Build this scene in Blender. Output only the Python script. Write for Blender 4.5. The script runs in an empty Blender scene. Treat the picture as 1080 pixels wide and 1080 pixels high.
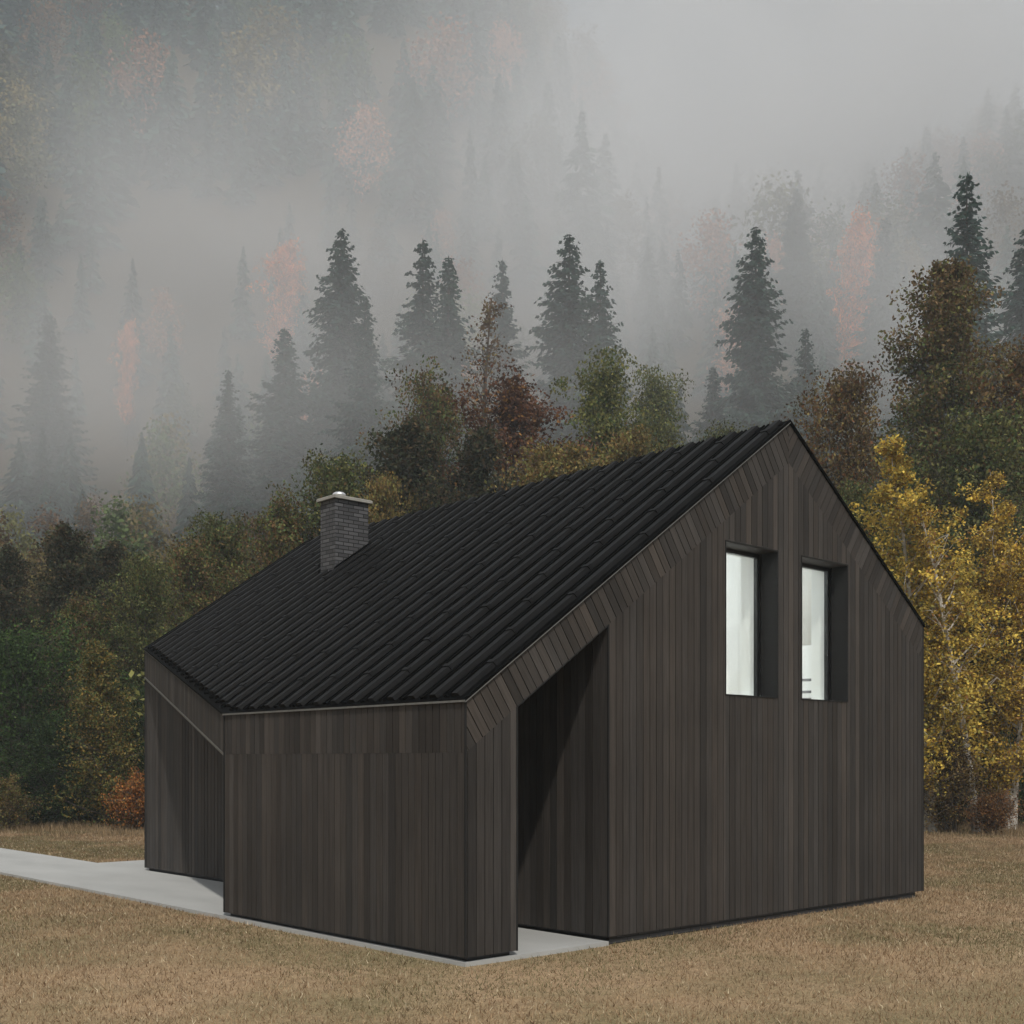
import bpy, math, random
import numpy as np
from mathutils import Vector

random.seed(7)
RNG = np.random.default_rng(11)
scene = bpy.context.scene
col = scene.collection

# ------------------------------------------------------------------ camera
YAW = 0.7402
EYE = Vector((-8.116, -9.615, 2.2))
FPX, HOR = 1252.75, 801.3                       # focal length and horizon, in pixels of the 1080 px photo
cd = bpy.data.cameras.new('camera')
cam = bpy.data.objects.new('camera', cd)
col.objects.link(cam)
cam.location = EYE
cam.rotation_euler = (math.radians(90), 0, -YAW)
cd.sensor_width = 36
cd.lens = 36 * FPX / 1080
cd.shift_y = (HOR - 540) / 1080
cd.clip_start = 0.1
cd.clip_end = 6000
scene.camera = cam

# ------------------------------------------------------------------ sun, sky, exposure
SUN_DIR = Vector((1, 1.637, -2.52)).normalized()   # the way the light travels
EL = math.asin(-SUN_DIR.z)
sd = bpy.data.lights.new('sun', 'SUN')
sd.energy = 3.4
sd.angle = math.radians(1.5)
sd.color = (1.0, 0.95, 0.88)
sun = bpy.data.objects.new('sun', sd)
col.objects.link(sun)
sun.rotation_euler = SUN_DIR.to_track_quat('-Z', 'Y').to_euler()
sun.location = (-60, -100, 150)

w = bpy.data.worlds.new('World')
scene.world = w
w.use_nodes = True
N = w.node_tree.nodes
L = w.node_tree.links
N.clear()
out = N.new('ShaderNodeOutputWorld')
bg = N.new('ShaderNodeBackground')
bg.inputs['Strength'].default_value = 0.1
sky = N.new('ShaderNodeTexSky')
sky.sky_type = 'NISHITA'
sky.sun_disc = False
sky.sun_elevation = EL
sky.sun_rotation = math.atan2(-SUN_DIR.x, -SUN_DIR.y)
tc = N.new('ShaderNodeTexCoord')
mp = N.new('ShaderNodeMapping')
mp.inputs['Scale'].default_value = (1, 1, 1.3)
mp.inputs['Location'].default_value = (0.35, 0.1, 0.0)
nz = N.new('ShaderNodeTexNoise')
nz.inputs['Scale'].default_value = 2.3
nz.inputs['Detail'].default_value = 6
nz.inputs['Roughness'].default_value = 0.5
nz.inputs['Distortion'].default_value = 0.35
cr = N.new('ShaderNodeValToRGB')
e = cr.color_ramp.elements
e[0].position = 0.36
e[0].color = (1.6, 1.9, 2.2, 1)
e[1].position = 0.62
e[1].color = (10.0, 9.6, 9.5, 1)
mx = N.new('ShaderNodeMixRGB')
mx.inputs['Fac'].default_value = 0.93               # a closed cloud deck with a little clear sky coming through
L.new(tc.outputs['Generated'], mp.inputs['Vector'])
L.new(mp.outputs['Vector'], nz.inputs['Vector'])
L.new(nz.outputs['Fac'], cr.inputs['Fac'])
L.new(sky.outputs['Color'], mx.inputs['Color1'])
L.new(cr.outputs['Color'], mx.inputs['Color2'])
L.new(mx.outputs['Color'], bg.inputs['Color'])
L.new(bg.outputs['Background'], out.inputs['Surface'])

scene.view_settings.view_transform = 'Standard'
scene.view_settings.look = 'None'
scene.view_settings.gamma = 1
scene.view_settings.exposure = 0.0
scene.cycles.use_denoising = True
scene.cycles.max_bounces = 8
scene.cycles.transparent_max_bounces = 16
scene.cycles.volume_bounces = 3

# ------------------------------------------------------------------ material helpers
def new_mat(name):
    m = bpy.data.materials.new(name)
    m.use_nodes = True
    return m, m.node_tree.nodes, m.node_tree.links, m.node_tree.nodes['Principled BSDF']

def simple(name, color, rough=0.6, metal=0.0, noise=0.0, nscale=8.0, stretch=(1, 1, 1), bump=0.0, spec=0.5):
    m, n, l, b = new_mat(name)
    b.inputs['Roughness'].default_value = rough
    b.inputs['Metallic'].default_value = metal
    b.inputs['Specular IOR Level'].default_value = spec
    b.inputs['Base Color'].default_value = (*color, 1)
    if noise:
        t = n.new('ShaderNodeTexCoord'); mpn = n.new('ShaderNodeMapping'); mpn.inputs['Scale'].default_value = stretch
        x = n.new('ShaderNodeTexNoise'); x.inputs['Scale'].default_value = nscale; x.inputs['Detail'].default_value = 6
        r = n.new('ShaderNodeValToRGB')
        r.color_ramp.elements[0].position = 0.3; r.color_ramp.elements[1].position = 0.7
        r.color_ramp.elements[0].color = tuple(c * (1 - noise) for c in color) + (1,)
        r.color_ramp.elements[1].color = tuple(c * (1 + noise) for c in color) + (1,)
        l.new(t.outputs['Object'], mpn.inputs['Vector']); l.new(mpn.outputs['Vector'], x.inputs['Vector'])
        l.new(x.outputs['Fac'], r.inputs['Fac']); l.new(r.outputs['Color'], b.inputs['Base Color'])
        if bump:
            bp = n.new('ShaderNodeBump'); bp.inputs['Strength'].default_value = bump; bp.inputs['Distance'].default_value = 0.01
            l.new(x.outputs['Fac'], bp.inputs['Height']); l.new(bp.outputs['Normal'], b.inputs['Normal'])
    return m

def wood_mat():
    """charred timber boards: each board carries its own tone, with grain running along it"""
    m, n, l, b = new_mat('charred_timber')
    a = n.new('ShaderNodeAttribute'); a.attribute_name = 'tone'
    g = n.new('ShaderNodeAttribute'); g.attribute_name = 'grain'
    sep = n.new('ShaderNodeSeparateXYZ')
    l.new(g.outputs['Vector'], sep.inputs['Vector'])
    cmb = n.new('ShaderNodeCombineXYZ')
    mu = n.new('ShaderNodeMath'); mu.operation = 'MULTIPLY'; mu.inputs[1].default_value = 45
    mv = n.new('ShaderNodeMath'); mv.operation = 'MULTIPLY'; mv.inputs[1].default_value = 1.6
    l.new(sep.outputs['X'], mu.inputs[0]); l.new(sep.outputs['Y'], mv.inputs[0])
    l.new(mu.outputs[0], cmb.inputs['X']); l.new(mv.outputs[0], cmb.inputs['Y']); l.new(sep.outputs['Z'], cmb.inputs['Z'])
    x = n.new('ShaderNodeTexNoise'); x.inputs['Scale'].default_value = 1.0; x.inputs['Detail'].default_value = 5; x.inputs['Roughness'].default_value = 0.6
    l.new(cmb.outputs[0], x.inputs['Vector'])
    t = n.new('ShaderNodeTexCoord')
    w2 = n.new('ShaderNodeTexNoise'); w2.inputs['Scale'].default_value = 0.8; w2.inputs['Detail'].default_value = 4
    l.new(t.outputs['Object'], w2.inputs['Vector'])
    r = n.new('ShaderNodeMapRange'); r.inputs['From Min'].default_value = 0.3; r.inputs['From Max'].default_value = 0.7
    r.inputs['To Min'].default_value = 0.72; r.inputs['To Max'].default_value = 1.25
    l.new(x.outputs['Fac'], r.inputs['Value'])
    r2 = n.new('ShaderNodeMapRange'); r2.inputs['From Min'].default_value = 0.3; r2.inputs['From Max'].default_value = 0.7
    r2.inputs['To Min'].default_value = 0.86; r2.inputs['To Max'].default_value = 1.12
    l.new(w2.outputs['Fac'], r2.inputs['Value'])
    mm = n.new('ShaderNodeMath'); mm.operation = 'MULTIPLY'
    l.new(r.outputs[0], mm.inputs[0]); l.new(r2.outputs[0], mm.inputs[1])
    vm = n.new('ShaderNodeVectorMath'); vm.operation = 'SCALE'
    l.new(a.outputs['Color'], vm.inputs[0]); l.new(mm.outputs[0], vm.inputs['Scale'])
    l.new(vm.outputs[0], b.inputs['Base Color'])
    b.inputs['Roughness'].default_value = 0.72
    b.inputs['Specular IOR Level'].default_value = 0.25
    bp = n.new('ShaderNodeBump'); bp.inputs['Strength'].default_value = 0.35; bp.inputs['Distance'].default_value = 0.004
    l.new(x.outputs['Fac'], bp.inputs['Height']); l.new(bp.outputs['Normal'], b.inputs['Normal'])
    return m

def leaf_mat(name, trans=0.3, rough=0.7):
    m, n, l, b = new_mat(name)
    a = n.new('ShaderNodeAttribute'); a.attribute_name = 'tone'
    l.new(a.outputs['Color'], b.inputs['Base Color'])
    b.inputs['Roughness'].default_value = rough
    b.inputs['Specular IOR Level'].default_value = 0.15
    tr = n.new('ShaderNodeBsdfTranslucent')
    l.new(a.outputs['Color'], tr.inputs['Color'])
    ms = n.new('ShaderNodeMixShader'); ms.inputs['Fac'].default_value = trans
    l.new(b.outputs[0], ms.inputs[1]); l.new(tr.outputs[0], ms.inputs[2])
    l.new(ms.outputs[0], n['Material Output'].inputs['Surface'])
    return m

M_WOOD = wood_mat()
M_LEAF = leaf_mat('autumn_leaves', 0.3)
M_NEEDLE = leaf_mat('spruce_needles', 0.1)
M_GRASSB = leaf_mat('dry_grass_blades', 0.25)
M_BACK = simple('membrane_black', (0.006, 0.006, 0.006), 0.9)
M_SOFFIT = simple('dark_soffit', (0.03, 0.026, 0.027), 0.6, noise=0.2, nscale=5)
M_ROOF = simple('black_roof_sheet', (0.0015, 0.0015, 0.0016), 0.6, noise=0.25, nscale=3, spec=0.03)
M_RIB_LIT = simple('black_roof_rib_lit', (0.0075, 0.0075, 0.0078), 0.5, noise=0.25, nscale=3, spec=0.08)  # lighter copy of the roof sheet: light on the ribs put into the colour
M_TRIM = simple('metal_trim', (0.17, 0.17, 0.16), 0.4, metal=0.4, noise=0.15, nscale=20)
M_FRAME = simple('window_frame_black', (0.007, 0.007, 0.008), 0.4)
M_WHITE = simple('white_plaster', (0.82, 0.83, 0.82), 0.8, noise=0.02, nscale=3)
M_CONC = simple('concrete', (0.39, 0.395, 0.385), 0.75, noise=0.10, nscale=1.2, stretch=(1, 0.35, 1), bump=0.15)
M_STEEL = simple('brushed_steel', (0.75, 0.75, 0.76), 0.3, metal=0.8, noise=0.05, nscale=30)
M_CAP = simple('cast_stone_cap', (0.30, 0.29, 0.26), 0.8, noise=0.15, nscale=14, bump=0.3)
M_BARK = simple('brown_bark', (0.07, 0.055, 0.042), 0.9, noise=0.4, nscale=7, stretch=(1, 1, 0.25), bump=0.6)
M_BIRCH = simple('pale_birch_bark', (0.42, 0.39, 0.34), 0.8, noise=0.45, nscale=5, stretch=(0.4, 0.4, 1.6), bump=0.3)
M_FLOORW = simple('pale_floor', (0.45, 0.38, 0.30), 0.6, noise=0.1, nscale=4)

def brick_mat(name, c1, c2, mortar, bw=0.22, rh=0.07):
    m, n, l, b = new_mat(name)
    a = n.new('ShaderNodeAttribute'); a.attribute_name = 'grain'
    br = n.new('ShaderNodeTexBrick')
    br.inputs['Color1'].default_value = (*c1, 1); br.inputs['Color2'].default_value = (*c2, 1); br.inputs['Mortar'].default_value = (*mortar, 1)
    br.inputs['Scale'].default_value = 1.0; br.inputs['Brick Width'].default_value = bw; br.inputs['Row Height'].default_value = rh
    br.inputs['Mortar Size'].default_value = 0.009; br.inputs['Mortar Smooth'].default_value = 0.2
    l.new(a.outputs['Vector'], br.inputs['Vector'])
    l.new(br.outputs['Color'], b.inputs['Base Color'])
    bp = n.new('ShaderNodeBump'); bp.inputs['Strength'].default_value = 0.8; bp.inputs['Distance'].default_value = 0.008; bp.invert = True
    l.new(br.outputs['Fac'], bp.inputs['Height']); l.new(bp.outputs['Normal'], b.inputs['Normal'])
    b.inputs['Roughness'].default_value = 0.85
    return m
M_BRICK = brick_mat('dark_brick', (0.045, 0.045, 0.048), (0.11, 0.11, 0.115), (0.010, 0.010, 0.010))
M_PLINTH = brick_mat('plinth_brick', (0.03, 0.031, 0.034), (0.055, 0.056, 0.06), (0.012, 0.012, 0.012), 0.4, 0.06)

def glass_mat():
    m, n, l, b = new_mat('window_glass')
    tr = n.new('ShaderNodeBsdfTransparent'); tr.inputs['Color'].default_value = (0.95, 0.97, 0.96, 1)
    gl = n.new('ShaderNodeBsdfGlossy'); gl.inputs['Roughness'].default_value = 0.02
    ms = n.new('ShaderNodeMixShader'); ms.inputs['Fac'].default_value = 0.035
    l.new(tr.outputs[0], ms.inputs[1]); l.new(gl.outputs[0], ms.inputs[2])
    l.new(ms.outputs[0], n['Material Output'].inputs['Surface'])
    return m
M_GLASS = glass_mat()

def lamp_mat():
    m, n, l, b = new_mat('lamp_glow')
    b.inputs['Base Color'].default_value = (0.9, 0.9, 0.9, 1)
    b.inputs['Emission Color'].default_value = (0.95, 0.98, 1, 1)
    b.inputs['Emission Strength'].default_value = 82
    return m
M_LAMP = lamp_mat()

# ------------------------------------------------------------------ mesh helpers
class MB:
    def __init__(s):
        s.v = []; s.f = []; s.mi = []; s.t = []; s.g = []; s.mats = []
    def mat(s, m):
        if m not in s.mats: s.mats.append(m)
        return s.mats.index(m)
    def face(s, pts, m, tone=(1, 1, 1), grain=None):
        b = len(s.v); s.v += [tuple(p) for p in pts]
        s.f.append(tuple(range(b, b + len(pts)))); s.mi.append(s.mat(m)); s.t.append(tone)
        s.g.append(grain if grain else [tuple(p) for p in pts])
    def prism(s, bottom, top, m, tone=(1, 1, 1), gb=None, gt=None, ends=True):
        n = len(bottom)
        gb = gb or [tuple(p) for p in bottom]; gt = gt or [tuple(p) for p in top]
        if ends:
            s.face(list(top), m, tone, list(gt)); s.face(list(reversed(bottom)), m, tone, list(reversed(gb)))
        for i in range(n):
            j = (i + 1) % n
            s.face([bottom[i], bottom[j], top[j], top[i]], m, tone, [gb[i], gb[j], gt[j], gt[i]])
    def box(s, x0, x1, y0, y1, z0, z1, m, tone=(1, 1, 1)):
        b = [(x0, y0, z0), (x1, y0, z0), (x1, y1, z0), (x0, y1, z0)]
        s.prism(b, [(p[0], p[1], z1) for p in b], m, tone)
    def tube(s, pts, rad, m, sides=6, tone=(1, 1, 1)):
        rings = []
        for i, p in enumerate(pts):
            p = Vector(p)
            d = (Vector(pts[min(i + 1, len(pts) - 1)]) - Vector(pts[max(i - 1, 0)])).normalized()
            a = d.cross(Vector((0.31, 0.95, 0.05))).normalized(); c = d.cross(a)
            rings.append([p + (a * math.cos(2 * math.pi * k / sides) + c * math.sin(2 * math.pi * k / sides)) * rad[i] for k in range(sides)])
        for i in range(len(rings) - 1):
            for k in range(sides):
                k2 = (k + 1) % sides
                s.face([rings[i][k], rings[i][k2], rings[i + 1][k2], rings[i + 1][k]], m, tone)
        s.face(rings[-1], m, tone); s.face(list(reversed(rings[0])), m, tone)
    def lathe(s, prof, c, m, sides=20):
        for i in range(len(prof) - 1):
            (r0, z0), (r1, z1) = prof[i], prof[i + 1]
            for k in range(sides):
                a, b = 2 * math.pi * k / sides, 2 * math.pi * (k + 1) / sides
                P = lambda r, z, t: (c[0] + r * math.cos(t), c[1] + r * math.sin(t), c[2] + z)
                s.face([P(r0, z0, a), P(r0, z0, b), P(r1, z1, b), P(r1, z1, a)], m)
    def build(s, name, parent=None, smooth=False):
        me = bpy.data.meshes.new(name)
        me.from_pydata(s.v, [], s.f)
        for m in s.mats: me.materials.append(m)
        me.polygons.foreach_set('material_index', s.mi)
        at = me.color_attributes.new('tone', 'FLOAT_COLOR', 'CORNER')
        gr = me.attributes.new('grain', 'FLOAT_VECTOR', 'CORNER')
        tt = []; gg = []
        for f, t, g in zip(s.f, s.t, s.g):
            for k in range(len(f)):
                tt += [t[0], t[1], t[2], 1.0]; gg += list(g[k])
        at.data.foreach_set('color', tt); gr.data.foreach_set('vector', gg)
        if smooth: me.polygons.foreach_set('use_smooth', [True] * len(s.f))
        o = bpy.data.objects.new(name, me); col.objects.link(o)
        if parent: o.parent = parent
        me.update()
        return o

def np_mesh(name, V, K, tones, mat, parent=None, link=True):
    """V: (n*K,3) array of separate K-gons, tones (n,3)"""
    n = len(V) // K
    me = bpy.data.meshes.new(name)
    me.vertices.add(n * K); me.vertices.foreach_set('co', np.ascontiguousarray(V, dtype=np.float32).ravel())
    me.loops.add(n * K); me.loops.foreach_set('vertex_index', np.arange(n * K, dtype=np.int32))
    me.polygons.add(n); me.polygons.foreach_set('loop_start', np.arange(0, n * K, K, dtype=np.int32))
    me.polygons.foreach_set('loop_total', np.full(n, K, dtype=np.int32))
    me.materials.append(mat)
    at = me.color_attributes.new('tone', 'FLOAT_COLOR', 'CORNER')
    c = np.ones((n, K, 4), dtype=np.float32); c[:, :, :3] = tones[:, None, :]
    at.data.foreach_set('color', c.ravel())
    me.update(); me.validate()
    o = bpy.data.objects.new(name, me)
    if link: col.objects.link(o)
    if parent: o.parent = parent
    return o

def thing(name, label, cat, loc=(0, 0, 0), group=None):
    o = bpy.data.objects.new(name, None); col.objects.link(o); o.location = loc
    o.empty_display_size = 0.3
    tag(o, label, cat, group); return o
def tag(o, label=None, cat=None, group=None, kind=None):
    if label: o['label'] = label
    if cat: o['category'] = cat
    if group: o['group'] = group
    if kind: o['kind'] = kind
    return o

# ------------------------------------------------------------------ terrain
FW = np.array([math.sin(YAW), math.cos(YAW)]); RT = np.array([math.cos(YAW), -math.sin(YAW)])
def sstep(a, b, x):
    t = np.clip((x - a) / (b - a), 0, 1); return t * t * (3 - 2 * t)
def wob(x, y):
    return (np.sin(x * 0.031 + 1.3) * np.cos(y * 0.027 + 0.4) + 0.5 * np.sin(x * 0.071 + y * 0.05) + 0.25 * np.sin(x * 0.17 - y * 0.13 + 2))
def terrain(x, y):
    dx = x - EYE.x; dy = y - EYE.y
    D = dx * FW[0] + dy * FW[1]; Lt = dx * RT[0] + dy * RT[1]
    Dm = np.minimum(D, 430)
    h = 0.34 * np.clip(Dm - 42, 0, None) * sstep(38, 70, Dm)
    h = h + 0.75 * np.clip(Dm - 130, 0, None)
    # the mountain is high on the left, drops to a saddle right of the middle and lifts again at the far right
    bear = Lt / np.maximum(D, 60)
    crest = 620 - 450 * sstep(-0.04, 0.13, bear) + 150 * sstep(0.26, 0.5, bear)
    h = h + 3.0 * wob(x, y) * sstep(60, 160, D) + 9 * wob(x * 0.5 + 40, y * 0.5) * sstep(200, 320, D)
    return crest * (1 - np.exp(-h / crest)) * 1.0 + 0.012 * (np.sin(x * 0.9) * np.sin(y * 0.7))

def make_ground():
    # one sheet: fine near the house, coarse towards the horizon
    def axis(lo, hi, c):
        a = np.concatenate([np.arange(c - 60, c + 60, 2.0), ])
        left = [a[0]]; s = 3.0
        while left[-1] > lo: left.append(left[-1] - s); s = min(s * 1.09, 16)
        right = [a[-1]]; s = 3.0
        while right[-1] < hi: right.append(right[-1] + s); s = min(s * 1.09, 16)
        return np.array(sorted(left[1:]) + list(a) + right[1:])
    X = axis(-560, 640, 5); Y = axis(-560, 640, 5)
    gx, gy = np.meshgrid(X, Y, indexing='ij')
    gz = terrain(gx, gy)
    V = np.stack([gx, gy, gz], -1).reshape(-1, 3)
    nx, ny = len(X), len(Y)
    idx = np.arange(nx * ny).reshape(nx, ny)
    F = np.stack([idx[:-1, :-1], idx[1:, :-1], idx[1:, 1:], idx[:-1, 1:]], -1).reshape(-1, 4)
    me = bpy.data.meshes.new('ground')
    me.from_pydata(V.tolist(), [], F.tolist())
    me.polygons.foreach_set('use_smooth', [True] * len(F))
    m, n, l, b = new_mat('meadow_and_forest_floor')
    t = n.new('ShaderNodeTexCoord')
    a1 = n.new('ShaderNodeTexNoise'); a1.inputs['Scale'].default_value = 0.35; a1.inputs['Detail'].default_value = 8; a1.inputs['Roughness'].default_value = 0.65
    a2 = n.new('ShaderNodeTexNoise'); a2.inputs['Scale'].default_value = 9; a2.inputs['Detail'].default_value = 8; a2.inputs['Roughness'].default_value = 0.7
    a3 = n.new('ShaderNodeTexNoise'); a3.inputs['Scale'].default_value = 55; a3.inputs['Detail'].default_value = 4
    for q in (a1, a2, a3): l.new(t.outputs['Object'], q.inputs['Vector'])
    c1 = n.new('ShaderNodeValToRGB'); c1.color_ramp.elements[0].position = 0.36; c1.color_ramp.elements[1].position = 0.6
    c1.color_ramp.elements[0].color = (0.22, 0.185, 0.10, 1); c1.color_ramp.elements[1].color = (0.38, 0.27, 0.165, 1)
    l.new(a1.outputs['Fac'], c1.inputs['Fac'])
    r2 = n.new('ShaderNodeMapRange'); r2.inputs['From Min'].default_value = 0.3; r2.inputs['From Max'].default_value = 0.7; r2.inputs['To Min'].default_value = 0.7; r2.inputs['To Max'].default_value = 1.25
    l.new(a2.outputs['Fac'], r2.inputs['Value'])
    r3 = n.new('ShaderNodeMapRange'); r3.inputs['From Min'].default_value = 0.3; r3.inputs['From Max'].default_value = 0.7; r3.inputs['To Min'].default_value = 0.6; r3.inputs['To Max'].default_value = 1.3
    l.new(a3.outputs['Fac'], r3.inputs['Value'])
    mm = n.new('ShaderNodeMath'); mm.operation = 'MULTIPLY'; l.new(r2.outputs[0], mm.inputs[0]); l.new(r3.outputs[0], mm.inputs[1])
    vs = n.new('ShaderNodeVectorMath'); vs.operation = 'SCALE'; l.new(c1.outputs['Color'], vs.inputs[0]); l.new(mm.outputs[0], vs.inputs['Scale'])
    # leaf litter under the trees on the slope
    sp = n.new('ShaderNodeSeparateXYZ'); l.new(t.outputs['Object'], sp.inputs['Vector'])
    rz = n.new('ShaderNodeMapRange'); rz.inputs['From Min'].default_value = 0.05; rz.inputs['From Max'].default_value = 0.5
    l.new(sp.outputs['Z'], rz.inputs['Value'])
    c2 = n.new('ShaderNodeValToRGB'); c2.color_ramp.elements[0].color = (0.03, 0.032, 0.018, 1); c2.color_ramp.elements[1].color = (0.085, 0.05, 0.025, 1)
    l.new(a1.outputs['Fac'], c2.inputs['Fac'])
    mxx = n.new('ShaderNodeMixRGB'); l.new(rz.outputs[0], mxx.inputs['Fac']); l.new(vs.outputs[0], mxx.inputs['Color1']); l.new(c2.outputs['Color'], mxx.inputs['Color2'])
    l.new(mxx.outputs[0], b.inputs['Base Color']); b.inputs['Roughness'].default_value = 0.95; b.inputs['Specular IOR Level'].default_value = 0.1
    bp = n.new('ShaderNodeBump'); bp.inputs['Strength'].default_value = 0.6; bp.inputs['Distance'].default_value = 0.03
    l.new(a3.outputs['Fac'], bp.inputs['Height']); l.new(bp.outputs['Normal'], b.inputs['Normal'])
    me.materials.append(m)
    o = bpy.data.objects.new('ground', me); col.objects.link(o)
    tag(o, kind='structure')
make_ground()

# ------------------------------------------------------------------ house dimensions (metres)
ZB, W, XS, XP, ZA = 0.10, 9.6, 0.746, 2.213, 2.857
XR, ZR, LB, LD, TF = 5.896, 6.92, 5.165, 12.30, 0.585
S = (ZR - ZA) / XR
ZC = ZR - S * (W - XR)
W1, W2, W3, W4, ZS, ZH = 4.464, 5.623, 6.20, 7.378, 3.06, 5.071
SLAB = 0.05
roofz = lambda x: ZA + S * x if x <= XR else ZR - S * (x - XR)
CS = math.cos(math.atan(S)); SN = math.sin(math.atan(S))

def clip(poly, a, b, c):
    """keep the part of a 2-D polygon with a*u + b*v <= c"""
    r = []
    for i in range(len(poly)):
        p, q = poly[i], poly[(i + 1) % len(poly)]
        dp = a * p[0] + b * p[1] - c; dq = a * q[0] + b * q[1] - c
        if dp <= 1e-9: r.append(p)
        if (dp < -1e-9 and dq > 1e-9) or (dp > 1e-9 and dq < -1e-9):
            t = dp / (dp - dq); r.append((p[0] + t * (q[0] - p[0]), p[1] + t * (q[1] - p[1])))
    return r

def board_tone(base=1.0):
    k = random.choice([0.66, 0.8, 0.9, 1.0, 1.05, 1.2, 1.42]) * random.uniform(0.93, 1.07) * base
    wv = random.uniform(-0.04, 0.04)
    return (0.0445 * k * (1 + wv), 0.039 * k, 0.0350 * k * (1 - wv))

def clad(mb, poly, o, u, v, n, bd=(0, 1), pitch=0.122, gap=0.012, thick=0.022, back=0.10, shift=0.0, only_boards=False, bin_=None):
    """boards over a convex polygon given in (u,v); bd is the direction the boards run in; n points outwards"""
    o, u, v, n = Vector(o), Vector(u), Vector(v), Vector(n)
    bx, by = bd; ax, ay = by, -bx                         # axis across the boards
    P3 = lambda p, d: o + u * p[0] + v * p[1] + n * d
    flip = u.cross(v).dot(n) < 0
    if not only_boards:
        pl = list(poly)
        if bin_: pl = clip(clip(pl, -1, 0, -bin_[0]), 1, 0, bin_[1])
        pl = list(reversed(pl)) if flip else pl
        mb.prism([P3(p, -thick - back) for p in pl], [P3(p, -thick - 0.001) for p in pl], M_BACK)
    vals = [p[0] * ax + p[1] * ay for p in poly]
    k0 = math.floor((min(vals) - shift) / pitch); k1 = math.ceil((max(vals) - shift) / pitch)
    for k in range(k0, k1):
        a = shift + k * pitch + gap / 2; b = a + pitch - gap
        q = clip(clip(list(poly), -ax, -ay, -a), ax, ay, b)
        if len(q) < 3: continue
        ar = abs(sum(q[i][0] * q[(i + 1) % len(q)][1] - q[(i + 1) % len(q)][0] * q[i][1] for i in range(len(q)))) / 2
        if ar < 0.0015: continue
        if flip: q = list(reversed(q))
        rnd = random.Random(k * 7919 + int(shift * 1000))
        tone = board_tone(); off = -random.uniform(0, 0.003)
        gz = random.uniform(0, 60)
        g = [(p[0] * ax + p[1] * ay, p[0] * bx + p[1] * by, gz) for p in q]
        mb.prism([P3(p, -thick) for p in q], [P3(p, off) for p in q], M_WOOD, tone, g, g)

house = thing('timber_cabin', 'black timber clad cabin with ribbed dark gable roof standing in the meadow', 'house', (0, 0, 0))

def top_clip(poly, off):
    """cut a facade polygon (x,z) by the roof lines lowered by off"""
    p = clip(poly, -S, 1, ZA - off)
    return clip(p, S, 1, ZR + S * XR - off)

# ---- gable facade
RT0 = 0.03                                                # the sheet sits on top of the cladding
F = dict(o=(0, 0, 0), u=(1, 0, 0), v=(0, 0, 1), n=(0, -1, 0))
g = MB()
for x0, x1, z0, z1 in ((0, XS, ZB, 9), (XP, W1, ZB, 9), (W1, W2, ZB, ZS), (W1, W2, ZH, 9), (W2, W3, ZB, 9), (W3, W4, ZB, ZS), (W3, W4, ZH, 9), (W4, W, ZB, 9)):
    p = top_clip([(x0, z0), (x1, z0), (x1, z1), (x0, z1)], TF)
    clad(g, p, **F, back=0.26, shift=0.03, bin_=(max(x0, 0.03) + (0.03 if x0 == XP else 0), x1 - (0.03 if x1 in (W, XS) else 0)))
t = RT0
clad(g, [(0, ZA - TF), (XR, ZR - TF), (XR, ZR - t), (0, ZA - t)], **F, bd=(-SN, CS), back=0.26, bin_=(0.03, XR))
clad(g, [(XR, ZR - TF), (W, ZC - TF), (W, ZC - t), (XR, ZR - t)], **F, bd=(SN, CS), back=0.26, bin_=(XR, W - 0.03))
g.build('gable_wall', house)

# ---- rear gable
g = MB()
R_ = dict(o=(0, LD, 0), u=(1, 0, 0), v=(0, 0, 1), n=(0, 1, 0))
p = top_clip([(XP, ZB), (W, ZB), (W, 9), (XP, 9)], 0.03)
clad(g, p, **R_, back=0.26, bin_=(XP + 0.03, W - 0.03))
g.build('gable_wall', house)

# ---- long walls
def long_wall(x, y0, y1, rows, nx, name='side_wall'):
    g = MB()
    for i, (z0, z1) in enumerate(rows):
        clad(g, [(y0, z0), (y1, z0), (y1, z1), (y0, z1)], (x, 0, 0), (0, 1, 0), (0, 0, 1), (nx, 0, 0), back=0.12, shift=0.05 * i + 0.02)
    return g.build(name, house)
long_wall(XP, 0.025, LD - 0.025, [(ZB, roofz(XP) - TF - 0.002)], -1)
long_wall(W, 0.025, LD - 0.025, [(ZB, ZC - 0.03)], 1)
# ---- the storage wall under the eave: outer face in two rows of boards, inner face and end
long_wall(0, 0.025, LB - 0.025, [(ZB, 2.2745), (2.2765, ZA - 0.03)], -1, 'eave_wall')
g = MB()
clad(g, [(0.025, ZB), (LB - 0.025, ZB), (LB - 0.025, roofz(XS) - TF - 0.03), (0.025, roofz(XS) - TF - 0.03)], (XS, 0, 0), (0, 1, 0), (0, 0, 1), (1, 0, 0), back=0.12)
clad(g, [(0.025, ZB), (XS - 0.025, ZB), (XS - 0.025, roofz(XS) - TF - 0.03), (0.025, ZA - TF - 0.01)], (0, LB, 0), (1, 0, 0), (0, 0, 1), (0, 1, 0), back=0.12)
g.build('eave_wall', house)

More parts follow.
